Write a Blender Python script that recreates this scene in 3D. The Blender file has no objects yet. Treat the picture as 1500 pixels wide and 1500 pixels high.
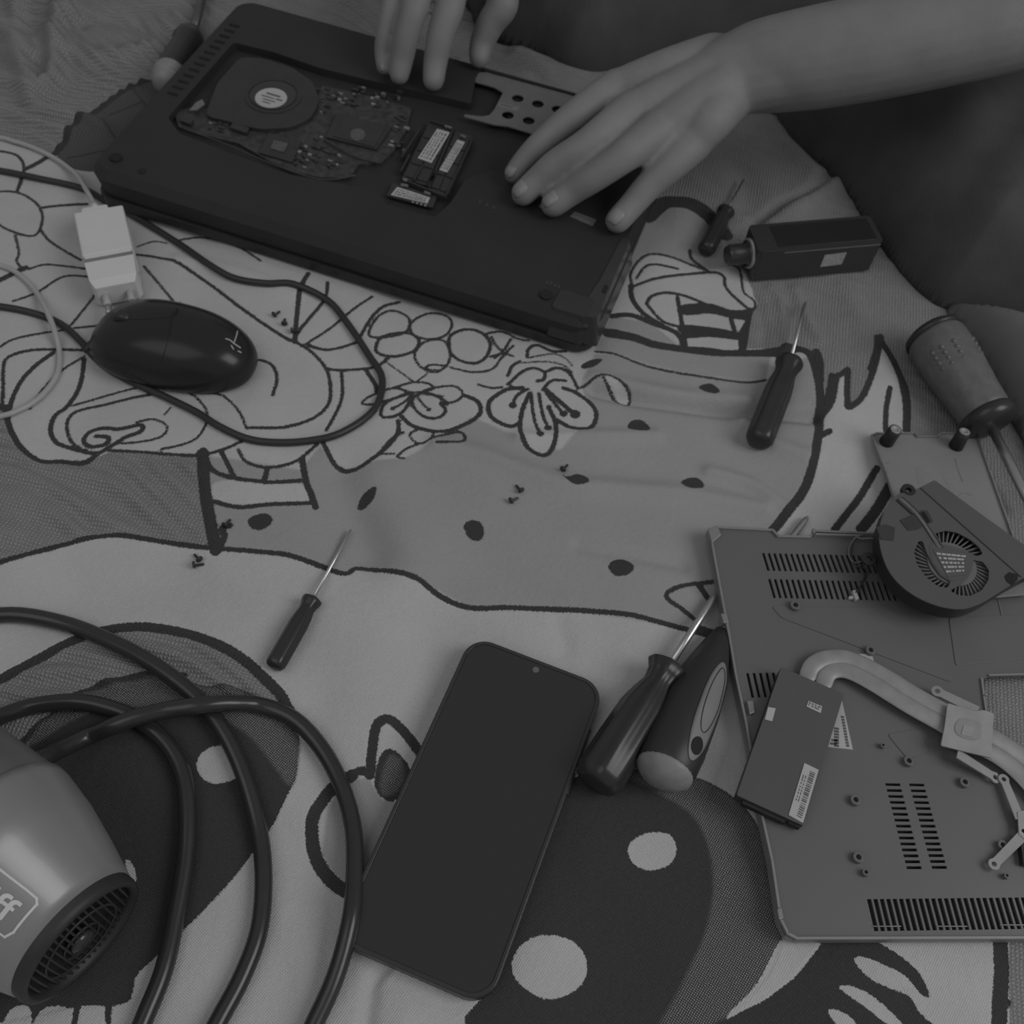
import bpy, bmesh, math, random
import numpy as np
from mathutils import Vector, Matrix
from mathutils.geometry import tessellate_polygon

random.seed(7); rng = np.random.default_rng(7)
SC = bpy.context.scene
COL = SC.collection
# ------------------------------------------------------------------ camera, world, light, exposure
FPX, PITCH, ROLL, CAMH = 1540.9, 0.98743, -0.127847, 0.51961
F_ = np.array([0, math.cos(PITCH), -math.sin(PITCH)])
_R = np.array([1.0, 0, 0]); _D = np.cross(F_, _R)
R_ = math.cos(ROLL) * _R + math.sin(ROLL) * _D
D_ = -math.sin(ROLL) * _R + math.cos(ROLL) * _D
CAM = np.array([0, 0, CAMH])
cd = bpy.data.cameras.new('camera'); cam = bpy.data.objects.new('camera', cd); COL.objects.link(cam)
cd.sensor_width = 36; cd.lens = FPX / 1500 * 36; cd.clip_start = 0.01; cd.clip_end = 20
cam.matrix_world = Matrix(((R_[0], -D_[0], -F_[0], 0), (R_[1], -D_[1], -F_[1], 0), (R_[2], -D_[2], -F_[2], CAMH), (0, 0, 0, 1)))
SC.camera = cam
cd.dof.use_dof = True; cd.dof.focus_distance = 0.47; cd.dof.aperture_fstop = 17
w = bpy.data.worlds.new('room_light'); SC.world = w; w.use_nodes = True
w.node_tree.nodes['Background'].inputs[0].default_value = (1, 1, 1, 1)
w.node_tree.nodes['Background'].inputs[1].default_value = 0.185

def area(name, loc, target, sx, sy, power):
    l = bpy.data.lights.new(name, 'AREA'); l.shape = 'RECTANGLE'; l.size = sx; l.size_y = sy; l.energy = power
    o = bpy.data.objects.new(name, l); COL.objects.link(o); o.location = loc
    d = Vector(target) - Vector(loc); o.rotation_euler = d.to_track_quat('-Z', 'Y').to_euler(); return o
area('window_daylight', (1.5, 0.0, 1.5), (0.05, 0.35, 0), 1.0, 1.2, 13.0)
area('ceiling_bounce', (-0.9, -0.5, 2.0), (0.0, 0.3, 0), 1.6, 1.6, 6.0)
SC.view_settings.view_transform = 'Standard'; SC.view_settings.look = 'None'
SC.view_settings.gamma = 1; SC.view_settings.use_curve_mapping = False
SC.view_settings.exposure = 0.0

# ------------------------------------------------------------------ measuring helpers (photo measurement -> place on the bed)
def ray(x, y): return F_ + R_ * (x - 750) / FPX + D_ * (y - 750) / FPX
def P(x, y, z=0.0):
    d = ray(x, y); t = (z - CAMH) / d[2]; q = CAM + d * t; return Vector((q[0], q[1], z))
def SCALE(x, y, z=0.0):
    q = P(x, y, z); return FPX / float((np.array(q) - CAM) @ F_)      # pixels per metre there

def catmull(pts, n=6, closed=False):
    p = [np.array(q, float) for q in pts]
    if len(p) < 3: return [q for q in p]
    out = []; m = len(p); rngi = range(m if closed else m - 1)
    for i in rngi:
        if closed: a, b, c, d = p[(i - 1) % m], p[i], p[(i + 1) % m], p[(i + 2) % m]
        else: a, b, c, d = p[max(i - 1, 0)], p[i], p[i + 1], p[min(i + 2, m - 1)]
        for k in range(n):
            t = k / n
            out.append(0.5 * ((2 * b) + (-a + c) * t + (2 * a - 5 * b + 4 * c - d) * t * t + (-a + 3 * b - 3 * c + d) * t ** 3))
    if not closed: out.append(p[-1])
    return out

# ------------------------------------------------------------------ materials
def mat(name, v, rough=0.6, metal=0.0, spec=0.5, noise=0.0, nscale=60, bump=0.0, bscale=400, coat=0.0):
    m = bpy.data.materials.new(name); m.use_nodes = True; nt = m.node_tree; b = nt.nodes['Principled BSDF']
    b.inputs['Base Color'].default_value = (v, v, v, 1); b.inputs['Roughness'].default_value = rough
    b.inputs['Metallic'].default_value = metal; b.inputs['Specular IOR Level'].default_value = spec
    if coat: b.inputs['Coat Weight'].default_value = coat; b.inputs['Coat Roughness'].default_value = 0.05
    tc = nt.nodes.new('ShaderNodeTexCoord')
    if noise:
        n = nt.nodes.new('ShaderNodeTexNoise'); n.inputs['Scale'].default_value = nscale; n.inputs['Detail'].default_value = 4
        nt.links.new(tc.outputs['Object'], n.inputs['Vector'])
        mr = nt.nodes.new('ShaderNodeMapRange'); mr.inputs['From Min'].default_value = 0.3; mr.inputs['From Max'].default_value = 0.7
        mr.inputs['To Min'].default_value = v * (1 - noise); mr.inputs['To Max'].default_value = v * (1 + noise)
        nt.links.new(n.outputs['Fac'], mr.inputs['Value']); nt.links.new(mr.outputs['Result'], b.inputs['Base Color'])
    if bump:
        n = nt.nodes.new('ShaderNodeTexNoise'); n.inputs['Scale'].default_value = bscale; n.inputs['Detail'].default_value = 3
        nt.links.new(tc.outputs['Object'], n.inputs['Vector'])
        bp = nt.nodes.new('ShaderNodeBump'); bp.inputs['Strength'].default_value = bump; bp.inputs['Distance'].default_value = 0.0006
        nt.links.new(n.outputs['Fac'], bp.inputs['Height']); nt.links.new(bp.outputs['Normal'], b.inputs['Normal'])
    return m
M = dict(
    lap=mat('laptop_plastic', .034, .5, spec=.3, noise=.06, nscale=30, bump=.1),
    lapgloss=mat('laptop_gloss', .045, .22, noise=.05),
    lid=mat('laptop_lid', .032, .4, spec=.4, noise=.05),
    board=mat('circuit_board', .055, .5, spec=.3, noise=.35, nscale=260, bump=.3),
    chip=mat('chip_black', .042, .4, spec=.4, noise=.1),
    chipmark=mat('chip_marking', .10, .5, noise=.3, nscale=500),
    solder=mat('solder_metal', .42, .35, metal=.7, noise=.1),
    steel=mat('bare_steel', .20, .42, metal=.25, noise=.06, nscale=90),
    label=mat('white_label', .46, .6, noise=.04), print_=mat('label_print', .10, .6, noise=.05),
    cover=mat('cover_grey', .155, .38, metal=.15, noise=.05, nscale=18, spec=.35),
    coveredge=mat('cover_edge', .26, .4, metal=.2, noise=.05),
    panel=mat('panel_grey', .26, .42, metal=.1, noise=.06, nscale=25),
    flatblack=mat('flat_black', .03, .7, spec=.1, noise=.1),  # matte black of small parts, and of the stand-in shade behind the cover slots
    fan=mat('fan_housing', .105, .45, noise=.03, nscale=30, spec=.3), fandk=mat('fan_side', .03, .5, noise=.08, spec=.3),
    blade=mat('fan_blade', .15, .4, noise=.05),
    tape=mat('black_tape', .045, .55, noise=.1), wire=mat('wire_grey', .22, .4, noise=.1), wiredk=mat('wire_dark', .05, .4, noise=.1),
    copper=mat('heat_pipe_metal', .30, .42, metal=.2, noise=.10, nscale=120), bracket=mat('bracket_metal', .34, .45, metal=.15, noise=.1, nscale=90),
    drive=mat('drive_case', .10, .55, noise=.03, spec=.3), drivedk=mat('drive_edge', .045, .5, noise=.08),
    glass=mat('phone_glass', .030, .06, spec=.8, noise=.01, nscale=5), case=mat('phone_case', .035, .35, noise=.06),
    mouse=mat('mouse_plastic', .026, .24, spec=.32, noise=.05, nscale=20), mark=mat('mouse_mark', .40, .4, noise=.05),
    rubber=mat('black_rubber', .035, .42, noise=.06, spec=.45), cable=mat('thick_cable', .036, .25, noise=.05, spec=.5),
    white=mat('white_plastic', .66, .38, noise=.015), whitecable=mat('white_cable', .40, .4, noise=.03), pin=mat('plug_pin_metal', .5, .25, metal=.8, noise=.05),
    dryer=mat('dryer_silver', .27, .36, metal=.2, noise=.04, nscale=30, coat=.15), dryerdk=mat('dryer_grey', .16, .35, metal=.3, noise=.04),
    intake=mat('dryer_intake', .036, .5, noise=.08, spec=.4), print2=mat('logo_print', .62, .5, noise=.04),
    handle=mat('handle_black', .036, .3, noise=.08, spec=.45), handlegrey=mat('handle_grey', .14, .4, noise=.12, nscale=150, bump=.4, bscale=260),
    light_end=mat('handle_light', .26, .5, noise=.15, nscale=120), inset=mat('handle_inset', .22, .5, noise=.06),
    shaft=mat('tool_steel', .55, .28, metal=.9, noise=.05), shaftdk=mat('tool_steel_dark', .16, .35, metal=.7, noise=.05),
    box=mat('gloss_black', .046, .16, spec=.5, noise=.03), sticker=mat('pale_sticker', .36, .6, noise=.25, nscale=700),
    skin=None, nail=mat('fingernail', .27, .4, noise=.04), cloth=None, mattress=mat('mattress_dark', .06, .7, noise=.2),
)
def skin_mat():
    m = mat('skin', .235, .55, spec=.3, noise=.07, nscale=45, bump=.25, bscale=900)
    m.node_tree.nodes['Principled BSDF'].inputs['Subsurface Weight'].default_value = .12
    m.node_tree.nodes['Principled BSDF'].inputs['Subsurface Radius'].default_value = (.004, .004, .004)
    return m
M['skin'] = skin_mat()
M['sock'] = mat('grey_sock', .17, .85, spec=.1, noise=.06, nscale=40, bump=.3, bscale=900)
M['cloth'] = mat('dark_cloth', .086, .9, spec=.05, noise=.10, nscale=40, bump=.5, bscale=700)

# ------------------------------------------------------------------ object helpers
def tag(o, label=None, cat=None, group=None, kind=None):
    if label: o['label'] = label
    if cat: o['category'] = cat
    if group: o['group'] = group
    if kind: o['kind'] = kind
    return o
def thing(name, label, cat, loc=(0, 0, 0), group=None):
    o = bpy.data.objects.new(name, None); COL.objects.link(o); o.location = loc; o.empty_display_size = .01
    return tag(o, label, cat, group)
def mk(name, verts, faces, m, parent=None, smooth=False, mids=None, bevel=0.0, mats=None):
    me = bpy.data.meshes.new(name); me.from_pydata([tuple(v) for v in verts], [], [tuple(f) for f in faces]); me.validate()
    for mm in (mats or [m]): me.materials.append(mm)
    if mids is not None and len(mids) == len(me.polygons): me.polygons.foreach_set('material_index', mids)
    if smooth: me.polygons.foreach_set('use_smooth', [True] * len(me.polygons))
    bm = bmesh.new(); bm.from_mesh(me); bmesh.ops.remove_doubles(bm, verts=bm.verts, dist=1e-7)
    bmesh.ops.recalc_face_normals(bm, faces=bm.faces); bm.to_mesh(me); bm.free(); me.update()
    o = bpy.data.objects.new(name, me); COL.objects.link(o)
    if parent is not None:
        o.parent = parent; o.matrix_parent_inverse = Matrix.Translation(-_wl(parent))
    if bevel:
        b = o.modifiers.new('bevel', 'BEVEL'); b.width = bevel; b.segments = 2; b.limit_method = 'ANGLE'; b.angle_limit = math.radians(50)
    return o
def _wl(p):
    v = Vector((0, 0, 0))
    if p.type == 'EMPTY': v = Vector(p.location)
    return v

class Frame:
    """local plate coordinates: u, v in the plate, n up"""
    def __init__(s, o, pu, pv):
        s.o = Vector(o); s.u = (Vector(pu) - s.o).normalized(); v = Vector(pv) - s.o
        s.n = s.u.cross(v).normalized()
        if s.n.z < 0: s.n = -s.n
        s.v = s.n.cross(s.u).normalized()
        if s.v.dot(v) < 0: s.v = -s.v
    def w(s, a, b, c=0.0): return s.o + s.u * a + s.v * b + s.n * c
    def l(s, px, py, c=0.0):
        d = Vector(ray(px, py)); o = s.o + s.n * c; C0 = Vector(CAM)
        t = (o - C0).dot(s.n) / d.dot(s.n); q = C0 + d * t - s.o
        return (q.dot(s.u), q.dot(s.v))
    def poly(s, pts, c=0.0): return [s.l(x, y, c) for x, y in pts]

def area2(p): return sum(p[i][0] * p[(i + 1) % len(p)][1] - p[(i + 1) % len(p)][0] * p[i][1] for i in range(len(p))) / 2
def plate_data(outer, holes, z0, z1, low=None):
    """solid plate with through-holes, local coordinates"""
    outer = [tuple(q) for q in outer]; holes = [[tuple(q) for q in h] for h in holes]
    if area2(outer) < 0: outer = outer[::-1]
    holes = [h if area2(h) < 0 else h[::-1] for h in holes]
    loops = [outer] + holes; flat = [q for lp in loops for q in lp]; N = len(flat)
    tris = tessellate_polygon([[Vector((q[0], q[1], 0)) for q in lp] for lp in loops])
    lowl = list(low)[::-1] if (low is not None and area2(low) < 0) else (low or outer)
    V = [(q[0], q[1], z1) for q in flat] + [(q[0], q[1], z0) for q in list(lowl) + [q for h in holes for q in h]]; Fc = []
    for t in tris:
        a, b, c = t
        if len({a, b, c}) < 3: continue
        ar = (flat[b][0] - flat[a][0]) * (flat[c][1] - flat[a][1]) - (flat[c][0] - flat[a][0]) * (flat[b][1] - flat[a][1])
        if abs(ar) < 1e-14: continue
        if ar < 0: a, b = b, a
        Fc.append((a, b, c)); Fc.append((a + N, c + N, b + N))
    k = 0
    for lp in loops:
        m = len(lp)
        for i in range(m):
            a = k + i; b = k + (i + 1) % m; Fc.append((a, a + N, b + N, b))
        k += m
    return V, Fc
def plate(name, fr, outer, z0, z1, m, parent, holes=(), bevel=0.0, smooth=False, low=None):
    V, Fc = plate_data(outer, list(holes), z0, z1, low)
    return mk(name, [fr.w(*v) for v in V], Fc, m, parent, smooth, bevel=bevel)
def rrect(x0, y0, x1, y1, r, n=6):
    o = []
    for cx, cy, a0 in ((x1 - r, y1 - r, 0), (x0 + r, y1 - r, 90), (x0 + r, y0 + r, 180), (x1 - r, y0 + r, 270)):
        for k in range(n + 1):
            a = math.radians(a0 + 90 * k / n); o.append((cx + r * math.cos(a), cy + r * math.sin(a)))
    return o
def circ(cx, cy, r, n=20, ry=None, rot=0): 
    ry = ry or r; c, s = math.cos(rot), math.sin(rot); o = []
    for k in range(n):
        a = 2 * math.pi * k / n; x, y = r * math.cos(a), ry * math.sin(a); o.append((cx + c * x - s * y, cy + s * x + c * y))
    return o
def round_poly(pts, r, n=4):
    o = []; m = len(pts)
    for i in range(m):
        a, b, c = Vector(pts[i - 1]), Vector(pts[i]), Vector(pts[(i + 1) % m])
        d1 = a - b; d2 = c - b; q = min(r, d1.length * .45, d2.length * .45); p1 = b + d1.normalized() * q; p2 = b + d2.normalized() * q
        for k in range(n + 1):
            t = k / n; o.append(tuple((1 - t) ** 2 * p1 + 2 * t * (1 - t) * b + t * t * p2))
    return o

def tube_data(pts, rad, seg=12, caps=True, flat=1.0, base=0):
    """pts: Vectors; rad: list; returns verts, faces with rounded ends"""
    pts = [Vector(p) for p in pts]; rad = list(rad)
    if caps:
        d0 = (pts[0] - pts[1]).normalized(); d1 = (pts[-1] - pts[-2]).normalized(); a, b, ra, rb = pts[0], pts[-1], rad[0], rad[-1]
        st = [math.radians(x) for x in (80, 55, 28)]
        pts = [a + d0 * ra * math.sin(t) for t in st] + pts + [b + d1 * rb * math.sin(t) for t in st[::-1]]
        rad = [ra * math.cos(t) for t in st] + rad + [rb * math.cos(t) for t in st[::-1]]
    n = len(pts); V = []; Fc = []
    t0 = (pts[1] - pts[0]).normalized(); up = Vector((0, 0, 1)) if abs(t0.z) < .9 else Vector((0, 1, 0))
    x = t0.cross(up).normalized(); prev = t0
    for i in range(n):
        t = (pts[min(i + 1, n - 1)] - pts[max(i - 1, 0)]).normalized()
        q = prev.rotation_difference(t); x = (q @ x); x = (x - t * x.dot(t)).normalized(); prev = t; y = t.cross(x)
        for k in range(seg):
            a = 2 * math.pi * k / seg; V.append(pts[i] + (x * math.cos(a) + y * math.sin(a) * flat) * rad[i])
    for i in range(n - 1):
        for k in range(seg):
            a = base + i * seg + k; b = base + i * seg + (k + 1) % seg; Fc.append((a, b, b + seg, a + seg))
    Fc.append(tuple(base + k for k in range(seg))[::-1]); Fc.append(tuple(base + (n - 1) * seg + k for k in range(seg)))
    return V, Fc
def tube(name, pts, r, m, parent=None, seg=12, n=6, smooth_path=True, flat=1.0, caps=True):
    if not hasattr(r, '__len__'): r = [r] * len(pts)
    q = [tuple(p) + (rr,) for p, rr in zip(pts, r)]
    if smooth_path: q = catmull(q, n)
    V, Fc = tube_data([Vector(a[:3]) for a in q], [float(a[3]) for a in q], seg, caps, flat)
    return mk(name, V, Fc, m, parent, True)
def tubes(name, lst, m, parent=None, seg=8, n=5, one=False):
    if not one and 2 <= len(lst) <= 15: return [tubes(name, [q], m, parent, seg, n) for q in lst][0]
    V = []; Fc = []
    for pts, r in lst:
        q = catmull([tuple(p) for p in pts], n); a, b = tube_data([Vector(x) for x in q], [r] * len(q), seg, True, 1.0, len(V)); V += a; Fc += b
    return mk(name, V, Fc, m, parent, True)
def lathe(name, o, ax, prof, m, parent=None, seg=32, rip=None, mids=None, mats=None, smooth=True, upv=(0, 0, 1)):
    o = Vector(o); ax = Vector(ax).normalized(); x = ax.cross(Vector(upv)).normalized(); y = x.cross(ax)
    V = []; Fc = []; mi = []
    for i, (s, r) in enumerate(prof):
        for k in range(seg):
            a = 2 * math.pi * k / seg; rr = r * (rip(s, a) if rip else 1.0)
            V.append(o + ax * s + (x * math.cos(a) + y * math.sin(a)) * rr)
    for i in range(len(prof) - 1):
        for k in range(seg):
            Fc.append((i * seg + k, i * seg + (k + 1) % seg, (i + 1) * seg + (k + 1) % seg, (i + 1) * seg + k)); mi.append(0)
    Fc.append(tuple(range(seg))[::-1]); Fc.append(tuple((len(prof) - 1) * seg + k for k in range(seg)))
    return mk(name, V, Fc, m, parent, smooth)
def boxes(name, fr, lst, m, parent=None, bevel=0.0, one=False):
    """lst of (list of 4+ local pts, z0, z1); few pieces become parts of their own"""
    if not one and 2 <= len(lst) <= 15: return [boxes(name, fr, [q], m, parent, bevel) for q in lst][0]
    V = []; Fc = []
    for poly, z0, z1 in lst:
        a, b = plate_data(poly, [], z0, z1); k = len(V); V += [fr.w(*q) for q in a]; Fc += [tuple(i + k for i in f) for f in b]
    return mk(name, V, Fc, m, parent, bevel=bevel)
def lerp2(a, b, t): return (a[0] + (b[0] - a[0]) * t, a[1] + (b[1] - a[1]) * t)
def quadpt(q, s, t): return lerp2(lerp2(q[0], q[1], s), lerp2(q[3], q[2], s), t)
def label(name, fr, quad, z, parent, marks, th=.0003, mprint=None, mbase=None):
    """thin label; quad = 4 local corners; marks = list of (s0,t0,s1,t1) printed bars"""
    V, Fc = plate_data(quad, [], z, z + th); mi = [0] * len(Fc); V = [fr.w(*v) for v in V]
    for s0, t0, s1, t1 in marks:
        a, b = plate_data([quadpt(quad, s0, t0), quadpt(quad, s1, t0), quadpt(quad, s1, t1), quadpt(quad, s0, t1)], [], z + th * .5, z + th + .00008)
        k = len(V); V += [fr.w(*v) for v in a]; Fc += [tuple(i + k for i in f) for f in b]; mi += [1] * len(b)
    return mk(name, V, Fc, None, parent, mids=mi, mats=[mbase or M['label'], mprint or M['print_']])
def textlines(rows, n, seed=1, x0=.06, x1=.94):
    r = random.Random(seed); out = []
    for a, b in rows:
        x = x0
        for _ in range(n):
            wd = (x1 - x0) / n * r.uniform(.45, .95); out.append((x, a, min(x + wd, x1), b)); x += (x1 - x0) / n
    return out
def barcode(t0, t1, n, seed=2, x0=.06, x1=.94):
    r = random.Random(seed); st = (x1 - x0) / n
    return [(x0 + i * st, t0, x0 + i * st + st * r.uniform(.3, .8), t1) for i in range(n)]

# ------------------------------------------------------------------ blanket: woven pattern + folds
# pattern described as lines (width px, points) and filled shapes, measured flat on the bed
L = []   # (width_px, pts, closed)
def ln(wd, *pts, closed=False): L.append((wd, pts, closed))
ln(7, (-60,850),(0,825),(60,805),(150,783),(210,785),(300,800),(390,808),(430,815),(500,840),(523,830),(560,836),(610,850),(647,873),(690,888),(750,888),(833,893),(917,902),(960,912),(1000,923),(1060,938))
ln(15, (297,665),(300,717),(308,765),(316,805)); ln(8, (318,805),(328,785),(325,772),(336,768))
ln(6, (303,672),(312,690),(340,702),(392,708),(440,705)); ln(6, (312,733),(350,743),(400,740),(452,737))
ln(8, (443,675),(448,705),(455,722),(462,742)); ln(6, (325,665),(343,700)); ln(7, (392,688),(387,708)); ln(5, (350,662),(362,680),(395,687),(435,677),(468,650))
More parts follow.
